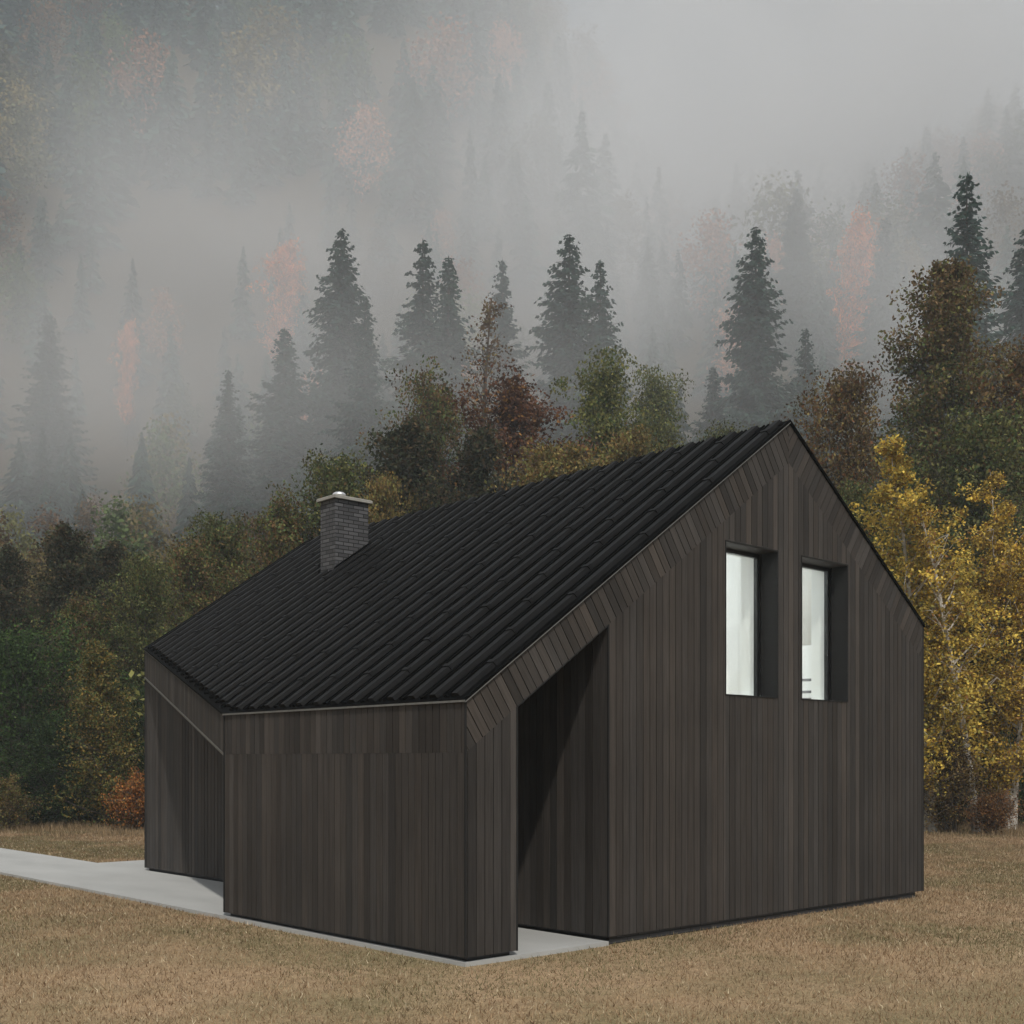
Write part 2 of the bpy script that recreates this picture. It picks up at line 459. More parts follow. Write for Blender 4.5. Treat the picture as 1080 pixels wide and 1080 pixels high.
# ---- corner trims: slim black strips where the boards meet
for (x, y, z1, dx, dy) in ((0, 0, ZA - 0.03, -1, -1), (XP, 0, roofz(XP) - TF, -1, -1), (W, 0, ZC - 0.03, 1, -1), (XS, 0, roofz(XS) - TF, 1, -1), (0, LB, ZA - 0.03, -1, 1), (XP, LD, roofz(XP) - 0.03, -1, 1)):
    xa, xb = sorted((x + dx * 0.006, x - dx * 0.014)); ya, yb = sorted((y + dy * 0.006, y - dy * 0.014))
    g = MB(); g.box(xa, xb, ya, yb, ZB - 0.002, z1, M_BACK); g.build('corner_trim', house)

# ---- diagonal fascia of the cut-back roof edge, with its soffit
dB = Vector((0, LB, 0)); dD = Vector((XP, LD, 0)); dl = (dD - dB).length; du = (dD - dB) / dl
dn = Vector((-du.y, du.x, 0))                              # outwards (-x side)
g = MB()
sl = S * XP / dl
clad(g, [(0, ZA - TF), (dl, ZA + sl * dl - TF), (dl, ZA + sl * dl - 0.03), (0, ZA - 0.03)], dB, du, (0, 0, 1), dn, back=0.05)
fas = g.build('fascia', house)
g = MB()
for zt, th in ((0.05, 0.028), (TF + 0.012, 0.03)):
    a0, a1 = dB + dn * 0.012, dD + dn * 0.012; b0, b1 = dB - dn * 0.02, dD - dn * 0.02
    za, zb2 = ZA - zt, ZA + sl * dl - zt
    bot = [(a0.x, a0.y, za), (a1.x, a1.y, zb2), (b1.x, b1.y, zb2), (b0.x, b0.y, za)]
    g.prism(list(reversed(bot)), [(q[0], q[1], q[2] + th) for q in reversed(bot)], M_TRIM)
g.build('drip_edge', fas)

# ---- roof deck (its underside is the soffit of the covered passage)
def extr(mb, plan, zf, z_lo, z_hi, m):
    b = [(x, y, zf(x) + z_lo) for x, y in plan]; tt = [(x, y, zf(x) + z_hi) for x, y in plan]
    mb.prism(b, tt, m)
g = MB()
lf = lambda x: ZA + S * x; rf = lambda x: ZR - S * (x - XR)
ins = 0.05
extr(g, [(ins, 0.30), (XP + 0.06, 0.30), (XP + 0.06, LD - 0.32), (ins, LB - 0.05)], lf, -TF + 0.004, -0.035, M_SOFFIT)
extr(g, [(XP + 0.06, 0.30), (XR, 0.30), (XR, LD - 0.3), (XP + 0.06, LD - 0.3)], lf, -0.3, -0.035, M_BACK)
extr(g, [(XR, 0.30), (W - 0.2, 0.30), (W - 0.2, LD - 0.3), (XR, LD - 0.3)], rf, -0.3, -0.035, M_BACK)
g.build('roof_deck', house)

# ---- ribbed sheet roof
PITCH = 0.386
def roof_side(sign):
    g = MB()
    zf = lf if sign < 0 else rf
    nrm = Vector((sign * SN, 0, CS))
    ye = LD + 0.012
    if sign < 0: plan = [(-0.015, -0.015), (XR, -0.015), (XR, ye), (XP - 0.01, ye), (-0.015, LB + 0.01)]
    else: plan = [(XR, -0.015), (W + 0.015, -0.015), (W + 0.015, ye), (XR, ye)]
    extr(g, plan, zf, -0.034, -0.004, M_ROOF)
    k = 0
    y = 0.07
    while y + 0.28 < ye:
        yc = y + 0.12
        if sign < 0:
            x0 = 0.03 if yc + 0.12 < LB else 0.06 + XP * (yc + 0.12 - LB) / (LD - LB)
            x1 = XR + 0.01
        else:
            x0, x1 = XR + 0.005, W - 0.02
        def rib(xa, xb, grow, m=M_RIB_LIT):
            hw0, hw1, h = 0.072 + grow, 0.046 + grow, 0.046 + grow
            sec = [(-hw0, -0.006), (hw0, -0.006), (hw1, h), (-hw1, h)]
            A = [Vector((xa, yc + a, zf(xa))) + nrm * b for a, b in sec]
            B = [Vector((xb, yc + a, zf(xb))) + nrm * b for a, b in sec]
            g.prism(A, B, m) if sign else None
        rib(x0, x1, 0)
        # small stiffening bead in the pan beside each rib
        for q in (0.150, 0.225):
            A = [Vector((x0, yc + q + a, zf(x0))) + nrm * b for a, b in ((-0.018, -0.006), (0.018, -0.006), (0.007, 0.030), (-0.007, 0.030))]
            B = [Vector((x1, yc + q + a, zf(x1))) + nrm * b for a, b in ((-0.018, -0.006), (0.018, -0.006), (0.007, 0.030), (-0.007, 0.030))]
            if yc + q + 0.02 < ye: g.prism(A, B, M_ROOF)
        # sheet laps, staggered from rib to rib
        if sign < 0:
            xl = 3.69 - 0.63 * (0 if k % 2 else 1)
            xl -= 1.26 * 3
            while xl < x1 - 0.1:
                if xl > x0 + 0.1:
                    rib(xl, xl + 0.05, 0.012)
                    A = [Vector((xl, yc + a, zf(xl))) + nrm * b for a, b in ((0.085, -0.003), (0.298, -0.003), (0.298, 0.006), (0.085, 0.006))]
                    B = [v + Vector((0.03, 0, S * 0.03)) for v in A]
                    if yc + 0.3 < ye: g.prism(A, B, M_ROOF)
                xl += 1.26
        y += PITCH; k += 1
    return g.build('roof', house)
roof_l = roof_side(-1)
roof_r = roof_side(1)
g = MB()
cap = [(XR - 0.10, ZR - S * 0.10 + 0.008), (XR, ZR + 0.012), (XR + 0.10, ZR - S * 0.10 + 0.008), (XR + 0.10, ZR - S * 0.10 + 0.003), (XR, ZR + 0.005), (XR - 0.10, ZR - S * 0.10 + 0.003)]
yy = -0.02
while yy < LD:
    y2 = min(yy + 2.0, LD + 0.02)
    g.prism([(a, yy, b) for a, b in cap], [(a, y2 - 0.006, b) for a, b in cap], M_ROOF); yy += 2.0
g.build('ridge_cap', roof_l)
# verge and eave trims
def strip(g, a, b, wv, h, m, out):
    a, b, out = Vector(a), Vector(b), Vector(out)
    A = [a, a + out * wv, a + out * wv + Vector((0, 0, h)), a + Vector((0, 0, h))]
    B = [q + (b - a) for q in A]
    g.prism(A, B, m)
g = MB()
strip(g, (-0.02, 0.0, ZA - 0.045), (XR, 0.0, ZR - 0.03), 0.022, 0.05, M_ROOF, (0, -1, 0))
strip(g, (-0.02, 0.0, ZA - 0.049), (XR, 0.0, ZR - 0.034), 0.026, 0.012, M_TRIM, (0, -1, 0))
strip(g, (XR, 0.0, ZR - 0.03), (W + 0.02, 0.0, ZC - 0.045), 0.022, 0.05, M_ROOF, (0, -1, 0))
strip(g, (XP, LD + 0.001, ZA + S * XP - 0.045), (XR, LD + 0.001, ZR - 0.045), 0.022, 0.05, M_ROOF, (0, 1, 0))
strip(g, (XR, LD + 0.001, ZR - 0.045), (W + 0.02, LD + 0.001, ZC - 0.045), 0.022, 0.05, M_ROOF, (0, 1, 0))
strip(g, (-0.001, -0.02, ZA - 0.045), (-0.001, LB, ZA - 0.045), 0.024, 0.022, M_TRIM, (-1, 0, 0))
strip(g, (W + 0.001, -0.02, ZC - 0.045), (W + 0.001, LD + 0.02, ZC - 0.045), 0.024, 0.03, M_ROOF, (1, 0, 0))
g.build('roof_trim', roof_l)

# ---- plinth set back under the boards
def brick_box(g, x0, x1, y0, y1, z0, z1, m):
    for pts, ua in (([(x0, y0), (x1, y0)], 0), ([(x1, y0), (x1, y1)], 1), ([(x1, y1), (x0, y1)], 0), ([(x0, y1), (x0, y0)], 1)):
        (a, b), (c, d) = pts
        q = [(a, b, z0), (c, d, z0), (c, d, z1), (a, b, z1)]
        sh = 0.11 * ua
        g.face(q, m, (1, 1, 1), [((p[ua] + sh), p[2], 0) for p in q])
    g.face([(x0, y0, z1), (x1, y0, z1), (x1, y1, z1), (x0, y1, z1)], m)
g = MB()
brick_box(g, 0.07, XS - 0.06, 0.06, LB - 0.06, -0.05, ZB + 0.04, M_PLINTH)
brick_box(g, XP + 0.06, W - 0.17, 0.05, LD - 0.06, -0.05, ZB + 0.04, M_PLINTH)
g.build('plinth', house)

# ---- chimney: dark brick stack, stone cap, steel cowl
CX0, CX1, CY0, CY1, CZ = 4.006, 4.735, 8.39, 8.87, 6.93
ch = MB(); brick_box(ch, CX0, CX1, CY0, CY1, 5.2, CZ, M_BRICK)
chim = ch.build('chimney', house)
g = MB()
o_ = 0.055
b1 = [(CX0 - o_, CY0 - o_), (CX1 + o_, CY0 - o_), (CX1 + o_, CY1 + o_), (CX0 - o_, CY1 + o_)]
b2 = [(CX0 - o_ + .02, CY0 - o_ + .02), (CX1 + o_ - .02, CY0 - o_ + .02), (CX1 + o_ - .02, CY1 + o_ - .02), (CX0 - o_ + .02, CY1 + o_ - .02)]
g.prism([(x, y, CZ + 0.002) for x, y in b1], [(x, y, CZ + 0.05) for x, y in b1], M_CAP)
g.prism([(x, y, CZ + 0.05) for x, y in b1], [(x, y, CZ + 0.062) for x, y in b2], M_CAP)
g.build('chimney_cap', chim)
g = MB()
g.lathe([(0.07, 0.0), (0.07, 0.05), (0.115, 0.055), (0.125, 0.075), (0.115, 0.10), (0.08, 0.122), (0.03, 0.134), (0.0, 0.137)], ((CX0 + CX1) / 2 - 0.12, (CY0 + CY1) / 2, CZ + 0.055), M_STEEL)
g.build('chimney_cowl', chim, smooth=True)
for x0, x1, y0, y1 in ((CX0 - .03, CX1 + .03, CY0 - .03, CY0 - .001), (CX0 - .03, CX1 + .03, CY1 + .001, CY1 + .03)):
    b = [(x0, y0), (x1, y0), (x1, y1), (x0, y1)]
    g = MB(); g.prism([(x, y, lf(x) - 0.02) for x, y in b], [(x, y, lf(x) + 0.085) for x, y in b], M_ROOF); g.build('flashing', chim)

# ---- the two tall windows, set deep in the facade
YW0, YW1 = 0.30, 0.36
def window(xa, xb):
    f = MB()                                             # frame
    fw = 0.055
    f.box(xa, xa + fw, YW0, YW1, ZS, ZH, M_FRAME); f.box(xb - fw, xb, YW0, YW1, ZS, ZH, M_FRAME)
    f.box(xa + fw, xb - fw, YW0 + .001, YW1 - .001, ZH - 0.06, ZH, M_FRAME); f.box(xa + fw, xb - fw, YW0 + .001, YW1 - .001, ZS, ZS + 0.03, M_FRAME)
    g = MB()                                             # the lined recess
    d = YW0 - 0.024
    clad(g, [(0.002, ZS), (d, ZS), (d, ZH - 0.01), (0.002, ZH - 0.01)], (xb, 0, 0), (0, 1, 0), (0, 0, 1), (-1, 0, 0), back=0.0, only_boards=True)
    clad(g, [(0.002, ZS), (d, ZS), (d, ZH - 0.01), (0.002, ZH - 0.01)], (xa, 0, 0), (0, 1, 0), (0, 0, 1), (1, 0, 0), back=0.0, only_boards=True)
    g.box(xa - .02, xb + .02, 0.003, YW0 + 0.03, ZH - 0.008, ZH + 0.03, M_SOFFIT)
    g.box(xa - .01, xb + .01, 0.021, YW0 - 0.001, ZS - 0.02, ZS + 0.006, M_FRAME)
    wn = f.build('window', house)
    g.build('window_reveal', wn)
    for q in ((xa - .012, xa + .004, ZS - .014, ZH + .012), (xb - .004, xb + .012, ZS - .014, ZH + .012), (xa + .004, xb - .004, ZH - .004, ZH + .012), (xa + .004, xb - .004, ZS - .014, ZS + .002)):
        e_ = MB(); e_.box(q[0], q[1], -0.008, 0.02, q[2], q[3], M_BACK); e_.build('window_trim', wn)
    p = MB(); p.box(xa + fw - .004, xb - fw + .004, 0.328, 0.334, ZS + 0.026, ZH - 0.056, M_GLASS); p.build('window_pane', wn)
    r = MB()                                             # white plastered inner reveal
    for x0, x1 in ((xa - 0.06, xa), (xb, xb + 0.06)): r.box(x0, x1, YW1 + .001, 0.62, ZS - 0.06, ZH + 0.06, M_WHITE)
    r.box(xa, xb, YW1 + .001, 0.62, ZH, ZH + 0.06, M_WHITE); r.box(xa, xb, YW1 + .001, 0.62, ZS - 0.06, ZS, M_WHITE)
    r.build('window_lining', wn)
window(W1, W2)
window(W3, W4)

# ---- upstairs room behind the windows
FL = 2.75
g = MB()
IN = 0.42
g.box(XP + .15, W - .2, 0.62, 6.2, FL - 0.15, FL, M_FLOORW)
def inwall(x0, x1, z0, z1):                               # inner face of the facade wall
    p = top_clip([(x0, z0), (x1, z0), (x1, z1), (x0, z1)], IN - 0.02)
    g.prism([(x, 0.56, z) for x, z in p], [(x, 0.618, z) for x, z in p], M_WHITE)
inwall(XP + .2, W1 - .06, FL, 9); inwall(W2 + .06, W3 - .06, FL, 9); inwall(W4 + .06, W - .3, FL, 9)
inwall(W1 - .06, W2 + .06, ZH + .06, 9); inwall(W3 - .06, W4 + .06, ZH + .06, 9)
inwall(W1 - .06, W2 + .06, FL, ZS - .06); inwall(W3 - .06, W4 + .06, FL, ZS - .06)
bw_ = [(XP + .2, FL), (W - .3, FL), (W - .3, rf(W - .3) - IN), (XR, ZR - IN), (XP + .2, lf(XP + .2) - IN)]
g.prism([(x, 6.2, z) for x, z in bw_], [(x, 6.28, z) for x, z in bw_], M_WHITE)
extr(g, [(XP + .1, 0.62), (XR, 0.62), (XR, 6.2), (XP + .1, 6.2)], lf, -IN, -IN + .08, M_WHITE)
extr(g, [(XR, 0.62), (W - .2, 0.62), (W - .2, 6.2), (XR, 6.2)], rf, -IN, -IN + .08, M_WHITE)
g.box(W - .3, W - .22, 0.62, 6.2, FL, 4.2, M_WHITE); g.box(XP + .15, XP + .2, 0.62, 6.2, FL, 4.2, M_WHITE)
g.box(5.86, 5.96, 0.619, 6.2, FL, 6.45, M_WHITE)            # partition between the two rooms
g.build('interior', house)

# ---- lit ceiling lamps and a chair in the upper rooms
def ceiling_lamp(x, y, label):
    z = roofz(x) - IN
    t = thing('ceiling_lamp', label, 'lamp', (x, y, z))
    g = MB(); g.tube([(0, 0, 0.0), (0, 0, -0.25)], [0.01, 0.01], M_FRAME); g.build('lamp_stem', t)
    g = MB(); g.lathe([(0.0, -0.25), (0.24, -0.26), (0.28, -0.29), (0.24, -0.33), (0.0, -0.35)], (0, 0, 0), M_LAMP); g.build('lamp_shade', t, smooth=True)
ceiling_lamp(4.6, 2.6, 'lit round ceiling lamp in the room behind the left window')
ceiling_lamp(7.0, 2.6, 'lit round ceiling lamp in the room behind the right window')

ct = thing('desk_chair', 'slim grey chair standing inside behind the right window', 'chair', (8.72, 1.62, FL + 0.001))
ct.rotation_euler = (0, 0, -1.2)
M_CH = simple('grey_chair_shell', (0.16, 0.16, 0.165), 0.5, noise=0.1, nscale=9)
g = MB(); g.box(-0.21, 0.21, -0.21, 0.21, 0.43, 0.46, M_CH); g.build('seat', ct)
for z0 in (0.56, 0.76):
    g = MB(); g.prism([(-0.19, 0.205, z0), (0.19, 0.205, z0), (0.19, 0.22, z0), (-0.19, 0.22, z0)], [(-0.19, 0.212, z0 + .045), (0.19, 0.212, z0 + .045), (0.19, 0.227, z0 + .045), (-0.19, 0.227, z0 + .045)], M_CH); g.build('backrest', ct)
for sx in (-1, 1):
    g = MB(); g.tube([(sx * .2, .235, .82), (sx * .19, .2, .44), (sx * .2, .23, 0)], [.012, .014, .011], M_FRAME); g.build('leg', ct)
    g = MB(); g.tube([(sx * .18, -.18, .43), (sx * .2, -.22, 0)], [.014, .011], M_FRAME); g.build('leg', ct)

# ------------------------------------------------------------------ terrace and path of concrete
g = MB()
def slab_poly(plan, m=M_CONC):
    g.prism([(x, y, -0.12) for x, y in plan], [(x, y, SLAB) for x, y in plan], m)
slab_poly([(-0.005, -0.005), (XP - 0.0, -0.005), (XP, LD + 2.22), (XP, 22.6), (-0.005, 22.6)])
slab_poly([(XP + .001, LD - 0.1), (W, LD - 0.1), (W, LD + 2.22), (XP + .001, LD + 2.22)])
sl_o = g.build('terrace', None); tag(sl_o, kind='structure')

# ------------------------------------------------------------------ grass
def px_bearing(px): return (px - 540) / FPX
def at(px, D):
    l = px_bearing(px) * D
    return np.array([EYE.x + FW[0] * D + RT[0] * l, EYE.y + FW[1] * D + RT[1] * l])

def vnoise(x, y, s, seed=0):
    """smooth value noise, vectorised"""
    rr = np.random.default_rng(seed).random((256, 256))
    X = x / s; Y = y / s
    xi = np.floor(X).astype(int); yi = np.floor(Y).astype(int); fx = X - xi; fy = Y - yi
    fx = fx * fx * (3 - 2 * fx); fy = fy * fy * (3 - 2 * fy)
    g = lambda a, b: rr[a % 256, b % 256]
    return (g(xi, yi) * (1 - fx) + g(xi + 1, yi) * fx) * (1 - fy) + (g(xi, yi + 1) * (1 - fx) + g(xi + 1, yi + 1) * fx) * fy

def on_built(x, y, m=0.0):
    a = (x > -0.03 - m) & (x < XP + m) & (y > -0.03 - m) & (y < 22.6 + m)
    b = (x > XP - 0.05 - m) & (x < W - .15 + m) & (y > 0.03 - m) & (y < LD + 2.22 + m)
    return a | b

def make_grass(n):
    D = np.sqrt(RNG.uniform(6.5 ** 2, 44 ** 2, n)); b = RNG.uniform(-0.62, 0.62, n)
    x = EYE.x + FW[0] * D + RT[0] * b * D; y = EYE.y + FW[1] * D + RT[1] * b * D
    k = ~on_built(x, y); x, y, D = x[k], y[k], D[k]; n = len(x)
    z = terrain(x, y)
    patch = 0.5 * vnoise(x, y, 3.2, 3) + 0.3 * vnoise(x, y, 0.9, 4) + 0.2 * vnoise(x, y, 0.22, 5)
    hgt = (0.022 + 0.03 * RNG.random(n) ** 2) * (0.7 + 0.6 * patch) * (1 + D / 60)
    wid = (0.0024 + 0.0026 * RNG.random(n)) * (0.7 + D / 16)
    a = RNG.uniform(0, 2 * np.pi, n); lean = RNG.uniform(0, 1.3, n) * hgt; la = RNG.uniform(0, 2 * np.pi, n)
    P = np.stack([x, y, z - 0.004], 1)
    s = np.stack([np.cos(a) * wid, np.sin(a) * wid, np.zeros(n)], 1)
    tip = P + np.stack([np.cos(la) * lean, np.sin(la) * lean, hgt], 1)
    V = np.stack([P - s, P + s, tip], 1).reshape(-1, 3)
    straw = np.array([0.385, 0.275, 0.168]); green = np.array([0.17, 0.165, 0.08]); pale = np.array([0.62, 0.52, 0.36]); brown = np.array([0.20, 0.12, 0.065])
    g = np.clip((0.50 - patch) * 6 + 0.5, 0, 1)[:, None] * RNG.uniform(0.4, 1, (n, 1))
    c = straw * (1 - g) + green * g
    u = RNG.random(n)
    c[u < 0.06] = pale; c[(u > 0.06) & (u < 0.2)] = brown
    c *= RNG.uniform(0.62, 1.25, (n, 1)) * (0.82 + 0.36 * vnoise(x, y, 0.35, 17))[:, None]
    o = np_mesh('grass', V, 3, c, M_GRASSB)
    tag(o, 'short dry grass of the meadow around the cabin', 'grass', kind='stuff')
make_grass(950000)

def make_edge_grass(n):
    """longer pale stalks along the foot of the trees"""
    D = RNG.uniform(33.5, 41, n); b = RNG.uniform(-0.6, 0.6, n)
    x = EYE.x + FW[0] * D + RT[0] * b * D; y = EYE.y + FW[1] * D + RT[1] * b * D
    k = (~on_built(x, y)) & (vnoise(x, y, 1.5, 9) + 0.25 * (D - 33.5) / 3 > 0.5); x, y = x[k], y[k]; n = len(x)
    z = terrain(x, y); h = RNG.uniform(0.08, 0.36, n) * (0.4 + vnoise(x, y, 1.1, 12)); wd = RNG.uniform(0.006, 0.012, n)
    a = RNG.uniform(0, 2 * np.pi, n); la = RNG.uniform(0, 2 * np.pi, n); le = h * RNG.uniform(0.1, 0.6, n)
    P = np.stack([x, y, z], 1); s = np.stack([np.cos(a) * wd, np.sin(a) * wd, np.zeros(n)], 1)
    V = np.stack([P - s, P + s, P + np.stack([np.cos(la) * le, np.sin(la) * le, h], 1)], 1).reshape(-1, 3)
    c = np.array([0.33, 0.24, 0.14]) * RNG.uniform(0.4, 1.3, (n, 1))
    tag(np_mesh('tall_grass', V, 3, c, M_GRASSB), 'longer withered grass along the foot of the trees', 'grass', kind='stuff')
make_edge_grass(60000)

# ------------------------------------------------------------------ trees
def rand_dirs(n):
    v = RNG.normal(size=(n, 3)); return v / np.linalg.norm(v, axis=1)[:, None]

def leaf_quads(P, size, flat=0.0):
    """small kite-shaped leaves of random tilt"""
    n = len(P)
    a = rand_dirs(n); b = np.cross(a, rand_dirs(n)); b /= np.linalg.norm(b, axis=1)[:, None] + 1e-9
    s = size[:, None]
    V = np.stack([P - a * s * 0.6, P + b * s * 0.36 - a * s * 0.05, P + a * s * 0.6, P - b * s * 0.36 - a * s * 0.05], 1)
    return V.reshape(-1, 3)

def mixcol(n, pal, wts):
    pal = np.array(pal); i = RNG.choice(len(pal), n, p=np.array(wts) / sum(wts))
    return pal[i] * RNG.uniform(0.65, 1.3, (n, 1))

def broadleaf(h, cw, n_leaf, leaf, pal, wts, profile='ovoid', base=0.2, bark=None, stems=1, clump=0.32, top_pal=None, lean=0.0, droop=0.0, limbs=34, gap=0.0):
    """returns (trunk MB, leaf verts, tones): trunk and limbs with leaf clumps along their ends"""
    t = MB(); bark = bark or M_BARK
    cents = []; rad = []
    for sidx in range(stems):
        a0 = random.uniform(0, 6.28); ln = lean + (0.10 * random.uniform(0.5, 1.4) if stems > 1 else 0.03)
        top = h * (1.0 if sidx == 0 else random.uniform(0.7, 0.95))
        nseg = 9; pts = []; rr = []
        ox, oy = (random.uniform(-.25, .25), random.uniform(-.25, .25)) if stems > 1 else (0, 0)
        jx = jy = 0
        for i in range(nseg + 1):
            q = i / nseg; jx += random.uniform(-.02, .02) * h * 0.35; jy += random.uniform(-.02, .02) * h * 0.35
            pts.append((ox + math.cos(a0) * ln * top * q ** 1.3 + jx * q, oy + math.sin(a0) * ln * top * q ** 1.3 + jy * q, top * q * 0.97 - 0.1 * (i == 0)))
            rr.append(max(0.008, h * 0.0125 * (1 - q) ** 0.8 * (1.0 if stems == 1 else 0.7) + 0.006))
        t.tube(pts, rr, bark, 7)
        nl = max(8, int(limbs / stems))
        for k in range(nl):
            q = base + (1 - base) * ((k + random.random()) / nl) * 0.97
            f = q * nseg; i = min(int(f), nseg - 1); fr = f - i
            p0 = Vector(pts[i]).lerp(Vector(pts[i + 1]), fr)
            u = (q - base) / (1 - base)
            if profile == 'ovoid': wd = math.sin(math.pi * min(1, (0.12 + 0.86 * u))) ** 0.6
            elif profile == 'column': wd = (0.55 + 0.45 * math.sin(math.pi * min(1, u * 0.9 + .1))) * (1 - u ** 3 * 0.75)
            elif profile == 'cone': wd = (1 - u) ** 0.75 + 0.06
            else: wd = max(0.25, 1 - u * 0.75)
            Lm = cw * 0.5 * wd * random.uniform(0.5, 1.15)
            an = k * 2.399 + random.uniform(-.5, .5)
            up = (0.75 + 0.5 * u if profile != 'cone' else 0.25) - droop
            d = Vector((math.cos(an), math.sin(an), up)).normalized()
            lp = [p0]; steps = 4
            for m_ in range(steps):
                d = (d + Vector((random.uniform(-.25, .25), random.uniform(-.25, .25), random.uniform(-.12, .2) - droop * .3))).normalized()
                lp.append(lp[-1] + d * Lm * 1.15 / steps)
            r0 = max(0.01, h * 0.0042 * (1.1 - u))
            t.tube(lp, [r0 * (1 - i / (steps + 0.6)) + 0.004 for i in range(steps + 1)], bark, 5)
            for i in range(1, steps + 1):
                for _ in range(3):
                    tip = lp[i] + Vector((random.gauss(0, 1), random.gauss(0, 1), random.gauss(0, .7))) * Lm * 0.22
                    if random.random() < 0.55: t.tube([lp[i], lp[i].lerp(tip, .55) + Vector((0, 0, .03)), tip], [0.009, 0.006, 0.003], bark, 3)
                    if random.random() > gap: cents.append(tuple(tip)); rad.append(clump * (0.6 + 0.8 * random.random()) * (0.45 + 0.55 * min(1, Lm)))
    C = np.array(cents); Rr = np.array(rad)
    i = RNG.integers(0, len(C), n_leaf)
    off = rand_dirs(n_leaf) * (RNG.random((n_leaf, 1)) ** 0.45) * 0.95
    P = C[i] + off * Rr[i][:, None] * np.array([1, 1, 0.8])
    P[:, 2] = np.maximum(P[:, 2], 0.03)
    tone_c = RNG.uniform(0.42, 1.5, len(C))[i][:, None]         # whole clumps differ in depth of colour
    c = mixcol(n_leaf, pal, wts)
    if top_pal is not None:
        ct_ = mixcol(n_leaf, top_pal, [1] * len(top_pal))
        sel = (P[:, 2] / h + RNG.normal(size=n_leaf) * 0.05 + 0.3 * (RNG.random(len(C))[i] - .5)) > 0.70
        c[sel] = ct_[sel]
    sz = leaf * RNG.uniform(0.6, 1.35, n_leaf)
    return t, leaf_quads(P, sz), c * tone_c

def conifer(h, r, pal, dens=1.0, ragged=0.25, bare=0.06):
    t = MB()
    t.tube([(0, 0, -0.2), (0.05, 0, h * .5), (0, 0.03, h * .985)], [h * 0.0125, h * 0.008, 0.02], M_BARK, 7)
    A = []; B = []; Wd = []
    z = h * bare
    shape = []
    sect = [random.uniform(0.75, 1.12) for _ in range(9)]
    while z < h * 0.985:
        u = z / h
        Lz = r * (1 - u) ** 0.85 * sect[int(u * 8.99)] + 0.12
        nb = int(5 + 5 * (1 - u))
        ph = random.uniform(0, 6.28)
        for k in range(nb):
            an = ph + 6.283 * k / nb + random.uniform(-.3, .3)
            Lb = Lz * random.uniform(1 - ragged * 2, 1 + ragged * .6)
            if random.random() < 0.06: continue
            droop = 0.52 - 0.75 * u + random.uniform(-.14, .14)
            zj = z + random.uniform(-.5, .5) * max(0.16, h * 0.0145)
            n_s = max(3, int(Lb / 0.15 * dens))
            dr = Vector((math.cos(an), math.sin(an), 0)); sd_ = Vector((-dr.y, dr.x, 0))
            p_prev = Vector((0, 0, z))
            if Lb > 1.0: t.tube([(0, 0, z), tuple(dr * Lb * .5 + Vector((0, 0, z - droop * Lb * .4))), tuple(dr * Lb * .9 + Vector((0, 0, z - droop * Lb * .72)))], [0.035, 0.02, 0.008], M_BARK, 3)
            for m_ in range(n_s):
                f = (m_ + 0.6) / n_s
                p = dr * Lb * f + Vector((random.uniform(-.1, .1), random.uniform(-.1, .1), random.uniform(-.16, .16) + zj - droop * Lb * f + 0.16 * droop * Lb * f * f))
                sp = Lb * 0.30 * (1.1 - f) * random.uniform(.7, 1.3) + 0.16
                for sg in (-1, 1):
                    A.append(p); B.append(p + sd_ * sg * sp * random.uniform(.6, 1) + dr * sp * 0.75 + Vector((0, 0, -sp * random.uniform(0.15, 0.75)))); Wd.append(0.06 + 0.07 * random.random())
                if random.random() < .5:
                    A.append(p); B.append(p + dr * .25 + Vector((random.uniform(-.1, .1), random.uniform(-.1, .1), -sp * 0.8))); Wd.append(0.12)
        z += max(0.16, h * 0.0145 * (1.15 - 0.5 * u))
    for k in range(10):
        A.append(Vector((0, 0, h * .97))); B.append(Vector((random.uniform(-.2, .2), random.uniform(-.2, .2), h * (0.955 + 0.045 * random.random())))); Wd.append(.07)
    A.append(Vector((0, 0, h * .96))); B.append(Vector((0, 0, h))); Wd.append(.06)
    A = np.array([tuple(a) for a in A]); B = np.array([tuple(b) for b in B]); Wd = np.array(Wd)
    n = len(A); d = B - A; side = np.cross(d, rand_dirs(n)); side /= np.linalg.norm(side, axis=1)[:, None] + 1e-9
    mid = A + d * 0.45; side = side * Wd[:, None]
    V = np.stack([A, mid + side, B, mid - side], 1).reshape(-1, 3)
    return t, V, mixcol(n, pal, [1] * len(pal))

protos = {}
def proto(kind):
    """build one of each kind with its crown and trunk the first time it is asked for, outside the scene; copies are linked"""
    if kind in protos: return protos[kind]
    random.seed(hash_kind(kind)); 
    t, V, c, mat, h = SPEC[kind]()
    to = t.build('trunk'); col.objects.unlink(to)
    co = np_mesh('crown', V, 4, c, mat, link=False)
    protos[kind] = (to, co, h)
    return protos[kind]
def hash_kind(k): return sum(ord(ch_) * (i + 3) for i, ch_ in enumerate(k))

